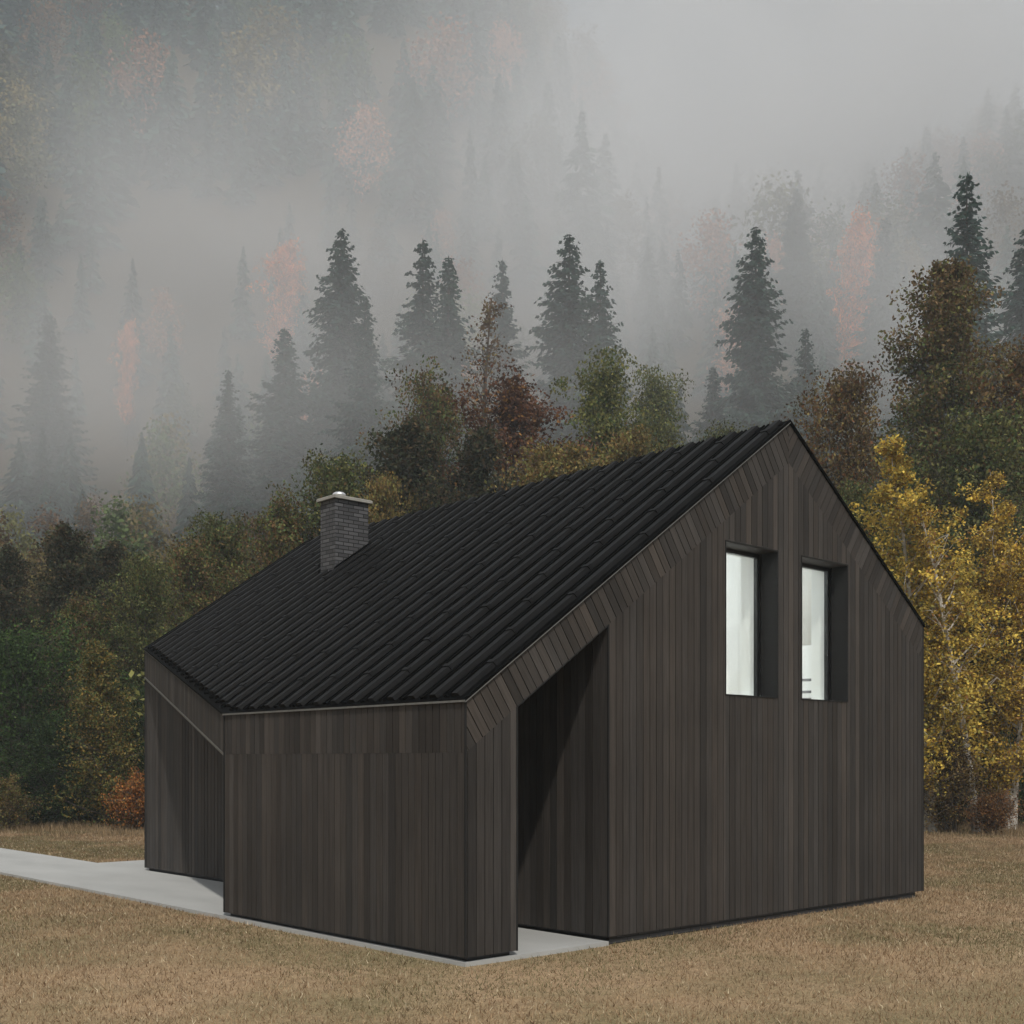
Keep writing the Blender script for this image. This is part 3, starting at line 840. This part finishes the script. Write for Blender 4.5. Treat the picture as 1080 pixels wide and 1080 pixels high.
Y1, Y2, Y3 = (0.60, 0.45, 0.09), (0.46, 0.31, 0.055), (0.33, 0.30, 0.08)
G1, G2, G3 = (0.038, 0.068, 0.02), (0.085, 0.12, 0.04), (0.022, 0.04, 0.015)
O1, O2 = (0.155, 0.155, 0.05), (0.20, 0.155, 0.055)
R1, R2, R3 = (0.19, 0.085, 0.035), (0.27, 0.135, 0.04), (0.135, 0.085, 0.035)
SP = [(0.028, 0.066, 0.048), (0.042, 0.082, 0.058), (0.034, 0.072, 0.062), (0.020, 0.046, 0.034)]
PN = [(0.045, 0.055, 0.026), (0.06, 0.062, 0.03), (0.035, 0.04, 0.022), (0.085, 0.06, 0.03)]
def B_(*a, mat=None, **k):
    return lambda: (*broadleaf(*a, **k), mat or M_LEAF, a[0])
def C_(h, r, pal, **k):
    return lambda: (*conifer(h, r, pal, **k), M_NEEDLE, h)
SPEC = {
    'birch': B_(11, 3.6, 46000, 0.085, [Y1, Y2, Y3, R2], [5, 3, 2, .6], 'column', base=0.16, bark=M_BIRCH, stems=3, clump=0.42, limbs=66),
    'birch2': B_(12, 3.6, 32000, 0.085, [Y1, Y2, R2, O2], [3, 4, 1.2, 1.5], 'column', base=0.12, bark=M_BIRCH, stems=3, clump=0.42, limbs=60, gap=0.15),
    'bare_birch': B_(11, 2.6, 1800, 0.09, [Y2, R2, O2], [2, 1, 1], 'column', base=0.4, bark=M_BIRCH, stems=1, clump=0.4, limbs=22, gap=0.4, lean=0.16),
    'two_tone': B_(21, 8.6, 48000, 0.125, [O1, G2, O2, R3], [4, 3, 2, 1], 'cone', base=0.15, clump=0.66, limbs=90, top_pal=[R3, (0.17, 0.11, 0.05), (0.14, 0.10, 0.055), O1]),
    'russet': B_(16, 6.5, 28000, 0.125, [R3, R1, O2, (0.12, 0.09, 0.05)], [3, 1.5, 2, 3], 'ovoid', base=0.15, clump=0.65, limbs=64, gap=0.12),
    'red': B_(14, 7.5, 22000, 0.125, [(0.15, 0.065, 0.035), (0.11, 0.055, 0.035), R2], [3, 3, 1], 'ovoid', base=0.18, clump=0.6, limbs=60, gap=0.22),
    'lime': B_(15, 6.5, 26000, 0.125, [(0.16, 0.17, 0.05), O1, (0.20, 0.18, 0.05), G2], [3, 3, 1, 2], 'ovoid', base=0.15, clump=0.65, limbs=60, gap=0.1),
    'gold': B_(13, 5.5, 24000, 0.12, [(0.22, 0.15, 0.045), (0.17, 0.10, 0.04), O2, O1], [2, 2, 3, 3], 'ovoid', base=0.12, clump=0.6, limbs=56, gap=0.1),
    'olive': B_(13, 6.5, 30000, 0.12, [O1, G2, (0.10, 0.10, 0.04), R3], [4, 3, 3, .6], 'ovoid', base=0.1, clump=0.65, limbs=64),
    'oliverust': B_(13, 6.5, 30000, 0.12, [O1, R3, (0.17, 0.10, 0.045), G2], [3, 2.5, 2, 2], 'ovoid', base=0.1, clump=0.65, limbs=64),
    'darkgreen': B_(6, 6.4, 30000, 0.085, [G1, G3, G2, (0.03, 0.06, 0.025)], [4, 4, 1.5, 3], 'ovoid', base=0.04, clump=0.55, limbs=70),
    'goldcone': B_(7, 3.4, 22000, 0.08, [(0.20, 0.15, 0.045), O1, (0.25, 0.16, 0.04), G2], [3, 4, 2, 2], 'cone', base=0.04, clump=0.42, limbs=80),
    'barerust': B_(19, 5.0, 3200, 0.13, [(0.14, 0.08, 0.04), R3, O2], [2, 2, 1], 'column', base=0.25, clump=0.5, limbs=46, gap=0.3),
    'bush_brown': B_(2.6, 3.2, 9000, 0.06, [(0.13, 0.085, 0.035), O2, (0.10, 0.06, 0.03)], [3, 2, 2], 'shrub', base=0.03, stems=5, clump=0.32, limbs=60),
    'bush_orange': B_(1.7, 2.2, 7000, 0.06, [(0.34, 0.13, 0.035), (0.24, 0.09, 0.03), (0.30, 0.17, 0.05)], [3, 2, 2], 'shrub', base=0.03, stems=5, clump=0.28, limbs=50),
    'bush_olive': B_(1.9, 2.6, 8000, 0.06, [(0.17, 0.13, 0.05), O1, (0.20, 0.12, 0.05)], [3, 3, 2], 'shrub', base=0.03, stems=5, clump=0.28, limbs=50),
    'bush_red': B_(1.3, 3.0, 8000, 0.055, [(0.20, 0.09, 0.035), (0.26, 0.15, 0.055), (0.12, 0.06, 0.03)], [3, 2, 2], 'shrub', base=0.03, stems=6, clump=0.28, limbs=60),
    'spruce_a': C_(26, 6.6, SP, ragged=0.32), 'spruce_b': C_(25, 5.6, SP, ragged=0.38), 'spruce_c': C_(27, 7.4, SP, ragged=0.34), 'spruce_d': C_(24, 5.0, SP, ragged=0.5, bare=0.12),
    'ember': B_(14, 6.0, 14000, 0.2, [(0.75, 0.30, 0.12), (0.65, 0.22, 0.10), (0.55, 0.30, 0.14)], [3, 2, 1], 'ovoid', base=0.2, clump=0.7, limbs=46, gap=0.15),
    'pine_dark': B_(13, 7.0, 30000, 0.12, PN + [(0.09, 0.06, 0.03)], [3, 3, 3, 2, 2], 'cone', base=0.1, clump=0.6, limbs=80, droop=0.1),
    'fresh': B_(6, 6.4, 30000, 0.085, [(0.05, 0.095, 0.025), (0.07, 0.12, 0.03), G1, G3], [3, 2, 3, 2], 'ovoid', base=0.04, clump=0.5, limbs=74),
}
def put_tree(kind, name, px, ytop, D, cat, label, group, wscale=1.0, rot=None):
    to, co, h0 = proto(kind)
    p = at(px, D); z = float(terrain(p[0], p[1]))
    ztop = EYE.z + (HOR - ytop) / FPX * D
    k = max(0.15, (ztop - z) / h0)
    root = thing(name, label, cat, (p[0], p[1], z - 0.02), group)
    root.scale = (k * wscale, k * wscale, k)
    root.rotation_euler = (0, 0, rot if rot is not None else (px * 1.7 + D) % 6.28)
    for src in (co, to):
        c = src.copy(); col.objects.link(c); c.parent = root
    return root

GB, GS, GM, GH = 'trees at the forest edge', 'tall spruces fading into the mist', 'autumn trees on the lower slope', 'bushes along the foot of the trees'
TREES = [
 # right-hand forest edge
 ('birch', 'birch_tree', 978, 452, 36, 'tree', 'bright yellow birch rising close to the right corner of the cabin', GB, 1.05),
 ('birch2', 'birch_tree', 1066, 478, 37, 'tree', 'yellow birch with several pale stems at the right edge of the picture', GB, 1.0),
 ('bare_birch', 'birch_tree', 1030, 520, 35.5, 'tree', 'nearly leafless pale birch leaning between the two yellow birches', GB, 1.0, 1.2),
 ('two_tone', 'autumn_tree', 975, 250, 50, 'tree', 'tall tree with rust brown top and green lower crown right of the gable', GM, 0.95),
 ('russet', 'autumn_tree', 888, 398, 47, 'tree', 'rust brown tree showing just right of the roof ridge', GM, 0.8),
 ('russet', 'autumn_tree', 1072, 372, 48, 'tree', 'brown leaved tree above the yellow birches at the right edge', GM, 0.9),
 ('olive', 'autumn_tree', 1030, 440, 44, 'tree', 'olive green tree behind the gap between the yellow birches', GM, 0.9),
 ('olive', 'autumn_tree', 925, 520, 43, 'tree', 'olive green tree half hidden behind the right roof slope', GM, 0.8),
 ('darkgreen', 'leafy_tree', 1052, 665, 38.5, 'tree', 'dark green leafy tree low under the yellow birches', GB, 0.75),
 ('darkgreen', 'leafy_tree', 990, 690, 39.5, 'tree', 'dark leafy tree in shade directly behind the right cabin corner', GB, 0.7),
 ('bush_brown', 'bush', 1000, 775, 35.5, 'bush', 'large brown bush touching the right corner of the cabin', GH, 1.0),
 ('bush_red', 'bush', 1052, 842, 34.5, 'bush', 'low red brown bush at the right edge of the meadow', GH, 1.0),
 # middle, seen above the roof
 ('barerust', 'thin_tree', 503, 300, 62, 'tree', 'thin rusty tree with sparse leaves above the middle of the roof', GM, 1.0),
 ('red', 'autumn_tree', 552, 408, 56, 'tree', 'dark red tree above the middle of the roof', GM, 1.0),
 ('oliverust', 'autumn_tree', 458, 408, 58, 'tree', 'dull olive and rust tree left of the dark red tree', GM, 0.75),
 ('lime', 'autumn_tree', 628, 384, 57, 'tree', 'yellow green tree above the roof right of the dark red tree', GM, 0.85),
 ('lime', 'autumn_tree', 690, 400, 63, 'tree', 'pale green tree between the yellow green tree and the lone spruce', GM, 0.8),
 ('gold', 'autumn_tree', 592, 466, 48, 'tree', 'orange and gold tree just above the roof ridge', GM, 0.9),
 ('gold', 'autumn_tree', 664, 452, 50, 'tree', 'small tan and gold tree just above the ridge under the yellow green tree', GM, 0.8),
 ('pine_dark', 'pine_tree', 432, 425, 50, 'tree', 'dark spreading pine above the roof right of the chimney', GM, 1.0),
 ('pine_dark', 'pine_tree', 500, 440, 52, 'tree', 'dark pine below the thin rusty tree', GM, 0.9),
 ('gold', 'autumn_tree', 405, 500, 45, 'tree', 'small yellow tree showing just right of the chimney', GM, 0.6),
 ('olive', 'autumn_tree', 345, 486, 47, 'tree', 'olive green tree showing behind the chimney', GM, 0.8),
 ('olive', 'autumn_tree', 770, 455, 60, 'tree', 'dull green tree showing just left of the ridge end', GM, 0.8),
 # left-hand slope
 ('oliverust', 'autumn_tree', 292, 535, 47, 'tree', 'rust and olive tree over the far roof slope left of the chimney', GM, 0.9),
 ('olive', 'autumn_tree', 245, 552, 50, 'tree', 'olive tree standing second to the left of the chimney', GM, 0.9),
 ('oliverust', 'autumn_tree', 205, 572, 46, 'tree', 'rust flecked tree above the far corner of the roof', GM, 0.9),
 ('olive', 'autumn_tree', 152, 592, 43, 'tree', 'pale grey green tree beside the left end of the roof', GM, 0.8),
 ('pine_dark', 'pine_tree', 66, 545, 48, 'tree', 'brown green pine on the left slope, the tallest of the dark pines', GM, 1.0),
 ('pine_dark', 'pine_tree', 118, 560, 50, 'tree', 'brown green pine right of the tallest dark pine on the left', GM, 1.0),
 ('pine_dark', 'pine_tree', 12, 566, 49, 'tree', 'brown green pine at the left edge of the picture', GM, 1.0),
 ('oliverust', 'autumn_tree', 80, 636, 43, 'tree', 'low rusty tree in front of the dark pines on the left', GM, 0.9),
 ('fresh', 'leafy_tree', 18, 686, 39, 'tree', 'wide dark green leafy tree at the left edge of the meadow', GB, 0.95),
 ('darkgreen', 'leafy_tree', 172, 742, 40, 'tree', 'dark leafy tree in shade beside the far left cabin corner', GB, 0.8),
 ('goldcone', 'autumn_tree', 112, 668, 38, 'tree', 'pointed gold and olive tree left of the cabin', GB, 1.0),
 ('darkgreen', 'leafy_tree', 62, 770, 38.2, 'tree', 'low dark green thicket tree between the leafy tree and the pointed gold tree', GB, 1.3),
 ('bush_orange', 'bush', 143, 818, 36.8, 'bush', 'small bright orange bush beside the far left cabin corner', GH, 1.0),
 ('bush_olive', 'bush', 10, 822, 36.8, 'bush', 'olive brown bush at the left edge above the concrete path', GH, 1.0),
 # spruces in the mist
 ('spruce_c', 'spruce_tree', 1020, 180, 76, 'tree', 'tall dark spruce at upper right behind the rust topped tree', GS, 1.0),
 ('spruce_a', 'spruce_tree', 1082, 238, 84, 'tree', 'spruce cut by the right edge of the picture', GS, 1.0),
 ('spruce_a', 'spruce_tree', 797, 238, 88, 'tree', 'lone tall spruce above the right end of the roof ridge', GS, 0.95),
 ('spruce_c', 'spruce_tree', 850, 345, 95, 'tree', 'shorter misty spruce right of the lone tall spruce', GS, 1.0),
 ('spruce_b', 'spruce_tree', 752, 385, 92, 'tree', 'low misty spruce left of the lone tall spruce', GS, 1.1),
 ('spruce_b', 'spruce_tree', 933, 228, 140, 'tree', 'faint spruce beside the orange tree on the misty slope', GS, 1.0),
 ('spruce_a', 'spruce_tree', 840, 198, 165, 'tree', 'very faint spruce high in the mist right of the lone tall spruce', GS, 1.0),
 ('spruce_a', 'spruce_tree', 600, 246, 84, 'tree', 'tallest spruce above the middle of the roof, left one of a pair', GS, 1.05),
 ('spruce_c', 'spruce_tree', 633, 272, 82, 'tree', 'broad spruce above the middle of the roof, right one of a pair', GS, 0.9),
 ('spruce_d', 'spruce_tree', 530, 272, 115, 'tree', 'faint narrow spruce between the rusty thin tree and the spruce pair', GS, 1.0),
 ('spruce_d', 'spruce_tree', 446, 250, 86, 'tree', 'ragged spruce with gaps in its upper crown', GS, 1.15),
 ('spruce_b', 'spruce_tree', 473, 268, 83, 'tree', 'slim spruce close to the right of the ragged spruce', GS, 1.0),
 ('spruce_a', 'spruce_tree', 360, 240, 92, 'tree', 'high misty spruce above the chimney', GS, 1.0),
 ('spruce_c', 'spruce_tree', 386, 312, 80, 'tree', 'darker lower spruce right of the high one above the chimney', GS, 0.9),
 ('spruce_b', 'spruce_tree', 300, 344, 88, 'tree', 'rounded misty spruce up and left of the chimney', GS, 1.3),
 ('spruce_d', 'spruce_tree', 241, 388, 86, 'tree', 'small pointed spruce in the mist left of the chimney', GS, 1.1),
 ('spruce_b', 'spruce_tree', 52, 330, 125, 'tree', 'faint tall spruce at the left in the mist', GS, 1.2),
 ('spruce_d', 'spruce_tree', 45, 448, 98, 'tree', 'small dark spruce below the faint tall one at the left', GS, 1.1),
 # autumn trees glimpsed through the mist
 ('ember', 'autumn_tree', 903, 234, 150, 'tree', 'orange tree glowing through the mist at upper right', 'orange trees glimpsed in the mist', 0.7),
 ('ember', 'autumn_tree', 298, 260, 150, 'tree', 'orange tree glimpsed through the mist at upper left', 'orange trees glimpsed in the mist', 0.8),
 ('ember', 'autumn_tree', 134, 342, 140, 'tree', 'small orange tree glimpsed in the mist over the left slope', 'orange trees glimpsed in the mist', 0.5),
]
for a in TREES:
    put_tree(*a[:8], *a[8:])

# ------------------------------------------------------------------ the far wood: one mass of trees over the slope
def make_forest():
    random.seed(5)
    # a few light templates, merged many times over
    tmpl = []
    for i in range(8):
        h, r = 22, 4.0 + 0.45 * (i % 4); fine = i >= 4
        A = []; B = []; Wd = []
        z = 1.2
        while z < h:
            u = z / h; Lz = r * (1 - u) ** 0.85 + .1
            for k in range(7):
                an = random.uniform(0, 6.28); Lb = Lz * random.uniform(.4, 1.25)
                for f in ((0.2, .35, .5, .65, .8, .95) if fine else (0.35, 0.75)):
                    an += random.uniform(-.12, .12) * fine
                    A.append((math.cos(an) * Lb * (f - .3), math.sin(an) * Lb * (f - .3), z + .2)); B.append((math.cos(an) * Lb * (f + .25), math.sin(an) * Lb * (f + .25), z - .38 * Lb * f - .25)); Wd.append(.1 + .05 * Lb if fine else .2 + .09 * Lb)
            z += 0.42 if fine else 0.55
        A = np.array(A); B = np.array(B); n = len(A); d = B - A
        side = np.cross(d, rand_dirs(n)); side /= np.linalg.norm(side, axis=1)[:, None]; side *= np.array(Wd)[:, None]
        V = np.stack([A, A + d * .6 + side, B, A + d * .6 - side], 1)
        tmpl.append((V, mixcol(n, SP, [1] * 4), 22))
    for i in range(4):
        n = 1500; C = []
        for k in range(26):
            q = random.random(); rad = 3.2 * math.sin(math.pi * (.15 + .8 * q)); an = random.uniform(0, 6.28)
            C.append((math.cos(an) * rad * random.random() ** .5, math.sin(an) * rad * random.random() ** .5, 3 + 9 * q))
        C = np.array(C); P = C[RNG.integers(0, 26, n)] + RNG.normal(size=(n, 3)) * .75; P[:, 2] = np.maximum(P[:, 2], .4)
        V = leaf_quads(P, RNG.uniform(.28, .5, n)).reshape(n, 4, 3)
        tmpl.append((V, mixcol(n, [(1, 1, 1)], [1]), 13))
    hues = [np.array(q) for q in (O1, R3, G2, O2, (0.15, 0.085, 0.04), (0.10, 0.10, 0.045))]
    VV = []; CC = []; cnt = 0
    named = np.array([at(a[2], a[4]) for a in TREES])
    # denser towards the front
    for band in ((41, 60, 4.2), (60, 100, 5.2), (100, 180, 7.0), (180, 460, 9.5)):
        d0, d1, sp = band
        D = d0
        while D < d1:
            lat = 0.56 * D + 12
            nn = int(2 * lat / sp)
            for k in range(nn):
                l = -lat + 2 * lat * (k + random.random()) / nn; dd = D + random.uniform(-.5, .5) * sp
                p = np.array([EYE.x + FW[0] * dd + RT[0] * l, EYE.y + FW[1] * dd + RT[1] * l])
                px = 540 + FPX * l / dd
                z = float(terrain(p[0], p[1]))
                if on_built(p[0], p[1], 3.0): continue
                if np.min(np.linalg.norm(named - p, axis=1)) < (2.0 if D < 60 else 3.0): continue
                conif = random.random() < (0.0 if D < 60 else 0.0 if D < 84 else (0.6 if px < 420 else 0.5) if D < 100 else 0.85)
                V, c, h0 = tmpl[random.randrange(4) + ((4 if D < 130 else 0) if conif else 8)]
                # the wood stays lower than the trees that stand out of it
                if D < 60: h = random.uniform(3.5, 7.5) if not conif else random.uniform(6, 8)
                elif D < 100: h = random.uniform(7, 12) * (1 if conif else .7)
                elif D < 180: h = random.uniform(9, 15)
                else: h = random.uniform(14, 24)
                # open ground shows between stands high up
                if D > 100 and vnoise(np.array([p[0]]), np.array([p[1]]), 38.0, 21)[0] < 0.36: continue
                s = h / h0; a = random.uniform(0, 6.28); ca, sa = math.cos(a), math.sin(a)
                sw = s * random.uniform(.85, 1.15) * (1.15 if D > 180 else 1.0)
                R = np.array([[ca * sw, -sa * sw, 0], [sa * sw, ca * sw, 0], [0, 0, s]])
                VV.append((V.reshape(-1, 3) @ R.T + np.array([p[0], p[1], z - 0.3])).astype(np.float32))
                tn = c * random.uniform(.7, 1.35)
                if not conif:
                    hu = hues[random.randrange(len(hues))]
                    if D > 130 and random.random() < (.3 if D < 260 else .12): hu = np.array((0.42, 0.20, 0.115))
                    tn = tn * hu
                CC.append(tn); cnt += 1
            D += sp
    V = np.concatenate(VV); C = np.concatenate(CC)
    print('forest trees', cnt, 'faces', len(C))
    o = np_mesh('forest', V, 4, C, M_NEEDLE)
    tag(o, 'distant mixed forest covering the misty mountain slope', 'forest', kind='stuff')
make_forest()

def make_undergrowth(n):
    """the tangle of leaves that closes the foot of the wood"""
    D = RNG.uniform(38.5, 46, n); b = RNG.uniform(-0.6, 0.6, n)
    x = EYE.x + FW[0] * D + RT[0] * b * D; y = EYE.y + FW[1] * D + RT[1] * b * D
    hh = 0.5 + 2.2 * vnoise(x, y, 1.6, 31) * (0.4 + 0.6 * sstep(38.5, 41, D))
    k = (~on_built(x, y, 0.5)); x, y, hh = x[k], y[k], hh[k]; n = len(x)
    z = terrain(x, y) + hh * RNG.random(n) ** 0.7
    c = mixcol(n, [G3, G1, (0.06, 0.045, 0.02), (0.10, 0.07, 0.03)], [3, 3, 2, 1.2])
    V = leaf_quads(np.stack([x, y, z], 1), 0.15 * RNG.uniform(.6, 1.3, n))
    tag(np_mesh('undergrowth', V, 4, c, M_LEAF), 'dark tangled undergrowth closing the foot of the wood', 'undergrowth', kind='stuff')
make_undergrowth(90000)

# ------------------------------------------------------------------ haze
hz = MB(); hz.box(-620, 700, -620, 700, -9.0, 335, M_BACK)
ho = hz.build('haze')
m = bpy.data.materials.new('haze_air'); m.use_nodes = True
n = m.node_tree.nodes; l = m.node_tree.links; n.clear()
mo = n.new('ShaderNodeOutputMaterial'); pv = n.new('ShaderNodeVolumePrincipled')
pv.inputs['Color'].default_value = (0.76, 0.87, 0.95, 1)
pv.inputs['Density'].default_value = 0.0008
pv.inputs['Anisotropy'].default_value = 0.0
l.new(pv.outputs[0], mo.inputs['Volume'])
ho.data.materials.clear(); ho.data.materials.append(m)
tag(ho, kind='stuff')

# ------------------------------------------------------------------ drifting mist banks on the slope
def mist_bank():
    """one body of drifting mist lying against the mountainside; thicker in a few billows, torn by noise"""
    D0, D1, half, z0, z1 = 44.0, 300.0, 190.0, 9.0, 240.0
    g = MB(); g.box(-half, half, D0, D1, z0, z1, M_BACK)
    o = g.build('mist')
    o.location = (EYE.x, EYE.y, 0); o.rotation_euler = (0, 0, -YAW)
    m = bpy.data.materials.new('mist_air'); m.use_nodes = True
    n = m.node_tree.nodes; l = m.node_tree.links; n.clear()
    mo = n.new('ShaderNodeOutputMaterial'); pv = n.new('ShaderNodeVolumePrincipled')
    pv.inputs['Color'].default_value = (0.945, 0.955, 0.97, 1)
    tc = n.new('ShaderNodeTexCoord')
    def math_(op, a, b=None):
        q = n.new('ShaderNodeMath'); q.operation = op
        for i, v in enumerate((a, b)):
            if v is None: continue
            if isinstance(v, (int, float)): q.inputs[i].default_value = v
            else: l.new(v, q.inputs[i])
        return q.outputs[0]
    tot = None
    for (px, py, D, rx, ry, rz, amp) in MIST:
        c = ((px - 540) / FPX * D, D, 2.2 + (HOR - py) / FPX * D)
        sb = n.new('ShaderNodeVectorMath'); sb.operation = 'SUBTRACT'; l.new(tc.outputs['Object'], sb.inputs[0]); sb.inputs[1].default_value = c
        mu = n.new('ShaderNodeVectorMath'); mu.operation = 'MULTIPLY'; l.new(sb.outputs[0], mu.inputs[0]); mu.inputs[1].default_value = (1 / rx, 1 / ry, 1 / rz)
        ln = n.new('ShaderNodeVectorMath'); ln.operation = 'DOT_PRODUCT'; l.new(mu.outputs[0], ln.inputs[0]); l.new(mu.outputs[0], ln.inputs[1])
        ex = math_('EXPONENT', math_('MULTIPLY', ln.outputs['Value'], -1.0))
        ex = math_('MULTIPLY', ex, amp)
        tot = ex if tot is None else math_('ADD', tot, ex)
    nz = n.new('ShaderNodeTexNoise'); nz.inputs['Scale'].default_value = 0.022; nz.inputs['Detail'].default_value = 3; nz.inputs['Roughness'].default_value = 0.55
    l.new(tc.outputs['Object'], nz.inputs['Vector'])
    mr = n.new('ShaderNodeMapRange'); mr.inputs['From Min'].default_value = 0.40; mr.inputs['From Max'].default_value = 0.60; mr.inputs['To Min'].default_value = 0.06; mr.inputs['To Max'].default_value = 1.9
    l.new(nz.outputs['Fac'], mr.inputs['Value'])
    # fades out towards every side of the body of air
    d = math_('MULTIPLY', math_('MULTIPLY', tot, mr.outputs[0]), 0.012)
    sp = n.new('ShaderNodeSeparateXYZ'); l.new(tc.outputs['Object'], sp.inputs[0])
    def edge(v, a, b):
        q = n.new('ShaderNodeMapRange'); q.interpolation_type = 'SMOOTHSTEP'; q.inputs['From Min'].default_value = a; q.inputs['From Max'].default_value = b
        l.new(v, q.inputs['Value']); return q.outputs[0]
    d = math_('MULTIPLY', d, edge(sp.outputs['Y'], D0, D0 + 26))
    d = math_('MULTIPLY', d, edge(sp.outputs['Z'], z0, z0 + 16))
    d = math_('MULTIPLY', d, edge(sp.outputs['Z'], z1, z1 - 20))
    l.new(d, pv.inputs['Density'])
    l.new(pv.outputs[0], mo.inputs['Volume'])
    o.data.materials.clear(); o.data.materials.append(m)
    tag(o, 'pale mist drifting across the wooded slope', 'mist', kind='stuff')
# billows: bearing and height as seen (px), distance, radii in metres, strength
MIST = [(900, 30, 240, 44, 60, 44, 3.0), (720, 190, 185, 30, 45, 20, 1.9), (500, 230, 160, 28, 34, 11, 0.9), (200, 260, 175, 22, 36, 15, 0.85), (430, 300, 130, 42, 28, 10, 0.8), (170, 370, 125, 26, 28, 10, 0.7), (760, 300, 125, 40, 28, 13, 1.3), (90, 490, 74, 30, 18, 8, 1.2), (960, 300, 110, 22, 22, 10, 0.9), (540, 410, 72, 60, 14, 6, 0.5)]
mist_bank()

# slim black edge strip along the sloping head of the passage opening
g = MB()
strip(g, (XS, 0.0, roofz(XS) - TF - 0.008), (XP, 0.0, roofz(XP) - TF - 0.008), 0.006, 0.016, M_BACK, (0, -1, 0))
g.build('opening_trim', house)
